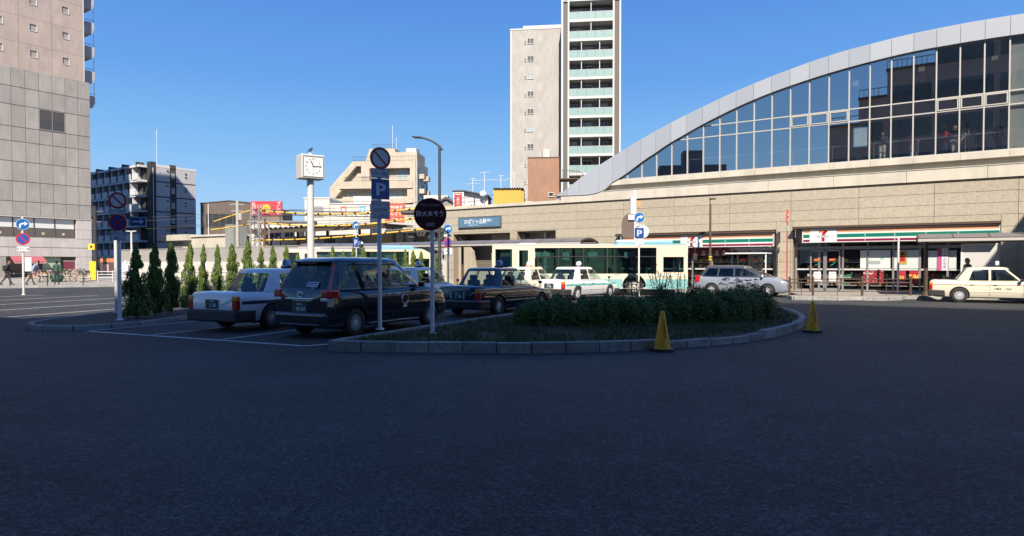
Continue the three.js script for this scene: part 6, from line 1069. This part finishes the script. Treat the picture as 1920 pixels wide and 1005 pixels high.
function person(label, [X, D, y], turn, o) {
  const t = thing('person', label, 'person', [X, D, y], turn, o.group), s = o.stride ?? .06, top = o.top, legs = o.legs, lean = o.lean ?? 0, arm = o.arm ?? 0, sk = SKIN, shoes = o.shoes ?? [.03, .03, .03];
  const hip = [0, .92, 0], L = (f, yy, x = 0) => [x, yy, -lean * Math.max(0, yy - .92) * f], J = [];
  for (const k of [-1, 1]) {
    const f = k * s; J.push([[k * .085, .9, 0], [k * .09, .49, -f * .7 - .01], .088, .06, legs], [[k * .09, .49, -f * .7 - .01], [k * .095, .10, -f * 1.6 + (f < 0 ? .10 * s * 6 : 0)], .058, .042, legs], [[k * .095, .05, -f * 1.6 + (f < 0 ? .1 * s * 6 : 0) + .03], [k * .11, .035, -f * 1.6 + (f < 0 ? .1 * s * 6 : 0) - .14], .042, .035, shoes]);
    const sh = L(1, 1.42, k * .175), sw = -k * s * .8, el = arm ? [k * .26, 1.20 - .0 * arm, sh[2] - .10 * arm] : [k * .235, 1.13, sh[2] - sw * .6 + .03], ha = arm ? [k * .17, 1.2 + .12 * arm, sh[2] - .30 * arm] : [k * .23, .87, sh[2] - sw * 1.6 - .06];
    J.push([sh, el, .056, .042, top], [el, ha, .04, .03, o.short ? sk : top]);
    for (let q = 0; q < 4; q++) J.push([ha, [ha[0] + (q - 1.5) * .018, ha[1] - (arm ? -.02 : .13 - Math.abs(q - 1.3) * .012), ha[2] - (arm ? .11 : .02)], .02, .0105, sk]); J.push([ha, [ha[0] - k * .03, ha[1] - .06, ha[2] - .055], .018, .011, sk]);
  }
  J.push([[-.07, .96, 0], [.07, .96, 0], .115, .115, legs], [L(1, 1.05), L(1, 1.36), .135, .15, top], [L(1, 1.41, -.13), L(1, 1.41, .13), .075, .075, top], [L(1, 1.46), L(1, 1.56), .052, .048, sk]);
  const hd = L(1.15, 1.64); J.push([[0, hd[1] + .02, hd[2] - .015], [0, hd[1] - .06, hd[2] - .03], .088, .06, sk], [[0, hd[1] - .01, hd[2] - .1], [0, hd[1] - .03, hd[2] - .115], .016, .018, sk], [[0, hd[1] + .05, hd[2] + .025], [0, hd[1] - .03, hd[2] + .04], .092, .075, o.hair ?? HAIR]);
  for (const k of [-1, 1]) J.push([[k * .088, hd[1] - .01, hd[2]], [k * .088, hd[1] - .03, hd[2]], .018, .016, sk]);
  obj('body', personGeometry(J), skinM, t);
  if (o.bag) obj('backpack', rbox(.30, .42, .16, .06, 0, 1.2, .2 - lean * .25), M(o.bag, .8), t);
  return t;
}
person('man in dark clothes with a backpack walking past the shuttered shop', [-36.6, 48.3, .13], -60, { top: [.02, .02, .025], legs: [.025, .025, .03], stride: .18, lean: .15, bag: [.02, .02, .02] });
person('person in a pale blue shirt bending forward on the far pavement', [-35.1, 48.6, .13], -80, { top: [.25, .30, .42], legs: [.04, .035, .03], stride: .16, lean: .75 });
person('person in dark green standing behind the control box', [-33.6, 49.2, .13], 20, { top: [.03, .07, .06], legs: [.02, .02, .02] });
person('dark-haired man standing behind the pale cream taxi', [21.25, 31.1, .13], 200, { top: [.25, .22, .2], legs: [.03, .03, .04] });
const [cp, cq] = [(s, w) => [...onWall(s, w), 6.9], 0];
person('person in a dark jacket and cream trousers looking out from the concourse', cp(4.35, -1.2), 146, { top: [.05, .06, .07], legs: [.62, .57, .46], arm: .5 });
person('person in a pink jacket behind the concourse handrail', cp(5.75, -1.6), 120, { top: [.50, .14, .22], legs: [.35, .3, .33] });
person('person in a crimson jacket gesturing in the concourse', cp(7.1, -1.3), 160, { top: [.45, .03, .08], legs: [.04, .04, .06], arm: 1 });
person('person in dark top and beige trousers beside the crimson jacket', cp(7.55, -1.5), 170, { top: [.05, .05, .05], legs: [.55, .48, .38] });
person('person in a cream coat walking through the concourse', cp(8.0, -1.2), 60, { top: [.52, .45, .33], legs: [.10, .08, .07], stride: .12 });
person('person in black standing deep in the concourse', cp(8.6, -2.4), 200, { top: [.02, .02, .025], legs: [.02, .02, .02] });
person('broad dark figure in black near the wide column of the concourse', cp(9.35, -1.4), 180, { top: [.02, .025, .03], legs: [.02, .02, .025] });

// ================================================================ the florist's display and the far pavement
{
  const far = (px, d, y = .13) => [(px - 960) / FOCAL * d, d, y];
  seedState = 777;
  for (let i = 0; i < 11; i++) {
    const px = 62 + i * 9.5 + rr(-2, 2), d = 58 + rr(-3, 3), t = thing('flower_stand', ['pale slatted stand of potted flowers outside the florist', 'low stand of green plants outside the florist'][i % 2], 'plant stand', far(px, d), 35 + rr(-10, 10), 'flower stands outside the florist'), h = rr(.35, .8);
    obj('shelf', [b2(-.45, .45, h, h + .04, -.25, .25), b2(-.45, .45, h * .45, h * .45 + .03, -.2, .3)], M([.50, .44, .36], .8), t); for (const [x, z] of [[-.42, -.22], [.42, -.22], [-.42, .25], [.42, .25]]) obj('leg', b2(x - .02, x + .02, 0, h, z - .02, z + .02), M([.4, .35, .28], .8), t);
    for (let k = 0; k < 4; k++) { const x = -.33 + k * .22; const pot = obj('pot', cyl(.085, .06, .14, x, h + .11, 0, 10), [M([.45, .18, .09], .8), MAT.white][k % 2], t); const tone = [[.06, .14, .03], [.55, .50, .42], [.45, .12, .18], [.07, .17, .04]][(i + k) % 4]; obj('plant', leafCloud(60, () => { const a = rr(0, 6.28), r = rr(0, .13); return [x + r * Math.cos(a), h + .18 + rr(0, .2), r * Math.sin(a), rr(-1, 1), 1, rr(-1, 1)]; }, .04, () => tone.map((c) => c * rr(.6, 1.3))), leafM, pot); }
  }
  const bucket = thing('round_planter', 'round dark green planter outside the florist', 'planter', far(107, 56)); obj('pot', lathe([[0, 0], [.34, 0], [.48, .35], [.42, .62], [.38, .62], [.36, .5], [0, .5]]), M([.02, .10, .06], .6), bucket); obj('soil', cyl(.36, .36, .02, 0, .52, 0), MAT.soil, bucket);
  // bicycles
  const bike = (label, at, turn) => { const t = thing('bicycle', label, 'bicycle', at, turn, 'bicycles parked on the far pavement'); for (const x of [-.52, .52]) { const w = obj('wheel', [new THREE.TorusGeometry(.31, .018, 6, 28).translate(x, .33, 0)], MAT.rubber, t); obj('spokes', [...Array(8)].map((_, k) => rod([x, .33, 0], [x + .3 * Math.cos(k * .785), .33 + .3 * Math.sin(k * .785), 0], .004, 3)), MAT.steel, w); } obj('frame', [rod([-.52, .33, 0], [-.1, .32, 0], .014), rod([-.1, .32, 0], [-.22, .78, 0], .016), rod([-.1, .32, 0], [.38, .72, 0], .018), rod([-.52, .33, 0], [-.2, .7, 0], .012), rod([.52, .33, 0], [.36, .95, 0], .016)], M([.25, .26, .28], .4, .4), t); obj('saddle', rbox(.24, .06, .13, .025, -.24, .84, 0), MAT.black, t); obj('handlebar', [rod([.36, .97, -.26], [.36, .97, .26], .012), rod([.36, .97, .26], [.24, .96, .26], .014), rod([.36, .97, -.26], [.24, .96, -.26], .014)], MAT.steel, t); obj('basket', [b2(.46, .76, .72, .74, -.16, .16), b2(.46, .48, .72, .95, -.16, .16), b2(.74, .76, .72, .95, -.16, .16), b2(.46, .76, .72, .95, .15, .16), b2(.46, .76, .72, .95, -.16, -.15)], MAT.darkGrey, t); return t; };
  bike('bicycle parked beside the round dark planter', far(88, 56), 20); bike('bicycle with a basket near the yellow sign', far(150, 57), 60); bike('bicycle between the flower stands', far(136, 56.4), 40);
  // railing with dark posts, yellow sandwich sign, white guard fence, hoarding
  const rg = thing('pedestrian_railing', 'low dark railing along the far pavement kerb', 'railing', [-34.2, 45.4, .13], Math.atan2(2.8, 5) * 180 / Math.PI);
  for (let k = 0; k < 8; k++) obj('post', cyl(.035, .035, .95, k * 2.1, .47, 0, 8), MAT.darkSteel, rg); for (const y of [.85, .5]) obj('rail', rod([0, y, 0], [14.7, y, 0], .014, 5), MAT.darkSteel, rg);
  const ys = thing('yellow_standing_sign', 'tall narrow yellow standing sign beside the utility pole', 'sign', far(174, 60), 10); obj('board', rbox(.55, 1.7, .12, .03, 0, .9, 0), M([.72, .45, .02], .6), ys); obj('base', box(.7, .08, .45, 0, .04, 0), MAT.darkGrey, ys);
  const y2 = thing('hanging_sign', 'small yellow sign hung on the corner of the florist building', 'sign', far(172, 62, 3.0), 10); obj('board', rbox(.55, .55, .06, .02, 0, .25, 0), M([.72, .50, .03], .6), y2); obj('emblem', box(.2, .2, .02, 0, .25, .04), MAT.black, y2);
  const wf = thing('guard_fence', 'white pipe guard fence across the road end', 'fence', far(183, 58), 5); for (const x of [0, 1.25, 2.5]) obj('post', cyl(.05, .05, .95, x, .47, 0, 10), MAT.white, wf); for (const y of [.85, .6, .35]) obj('pipe', rod([0, y, 0], [2.5, y, 0], .035), MAT.white, wf);
  const hb = thing('street_poster_board', 'dark poster board with an orange header beyond the guard fence', 'board', far(188, 66), 0); obj('board', b2(0, 1.35 * 1.05, .4, 2.1, -.06, 0), M([.06, .045, .045], .6), hb); obj('header', b2(.02, 1.39, 1.7, 2.08, .001, .012), M([.42, .15, .06], .6), hb); obj('picture', b2(.3, .85, .7, 1.5, .001, .01), M([.35, .22, .22], .6), hb);
  const awn = thing('scooter', 'grey scooter behind the first cypress', 'scooter', far(238, 50, 0), 60); obj('scooter_body', [rbox(.34, .38, 1.1, .1, 0, .55, 0), rod([0, .6, -.5], [0, 1.05, -.42], .04), rod([-.3, 1.05, -.42], [.3, 1.05, -.42], .02), rbox(.3, .12, .6, .05, 0, .78, .15)], M([.4, .42, .45], .4), awn); for (const z of [-.6, .55]) obj('wheel', new THREE.TorusGeometry(.2, .06, 8, 20).rotateY(Math.PI / 2).translate(0, .26, z), MAT.rubber, awn);
  person('person in white on the grey scooter', far(238, 50, .1), 60, { top: [.65, .66, .66], legs: [.3, .3, .32], lean: .2, arm: .6, hair: [.6, .6, .6] });
  // projecting round shop sign cluster above the bus
  const sc = thing('projecting_signs', 'cluster of projecting shop signs on a post above the bus roof', 'sign', [6.85, 37.2, .13], 0); obj('post', cyl(.06, .06, 5.6, 0, 2.8, 0), MAT.galv, sc); obj('white_light_box', rbox(.34, 1.0, .2, .03, -.12, 4.75, .1), MAT.white, sc); obj('store_emblem', [box(.2, .3, .02, .18, 4.85, .2)], M([.65, .25, .1], .5), sc); obj('brown_disc', [ext((() => { const s = new THREE.Shape(); s.moveTo(-.05, 2.95); s.lineTo(-.05, 4.35); s.lineTo(-.3, 4.35); s.quadraticCurveTo(-.72, 4.2, -.74, 3.7); s.lineTo(-.74, 3.1); s.quadraticCurveTo(-.7, 2.95, -.5, 2.95); s.closePath(); return s; })(), .05, 0, 0)], M([.10, .07, .06], .7), sc); obj('red_plate', box(.5, .3, .03, -.15, 4.1, .14), M([.6, .5, .5], .6), sc); obj('pale_disc', new THREE.CylinderGeometry(.36, .36, .06, 28).rotateX(Math.PI / 2).translate(.42, 3.3, .0), M([.42, .48, .53], .5), sc);
}

renderer.render(scene, camera);
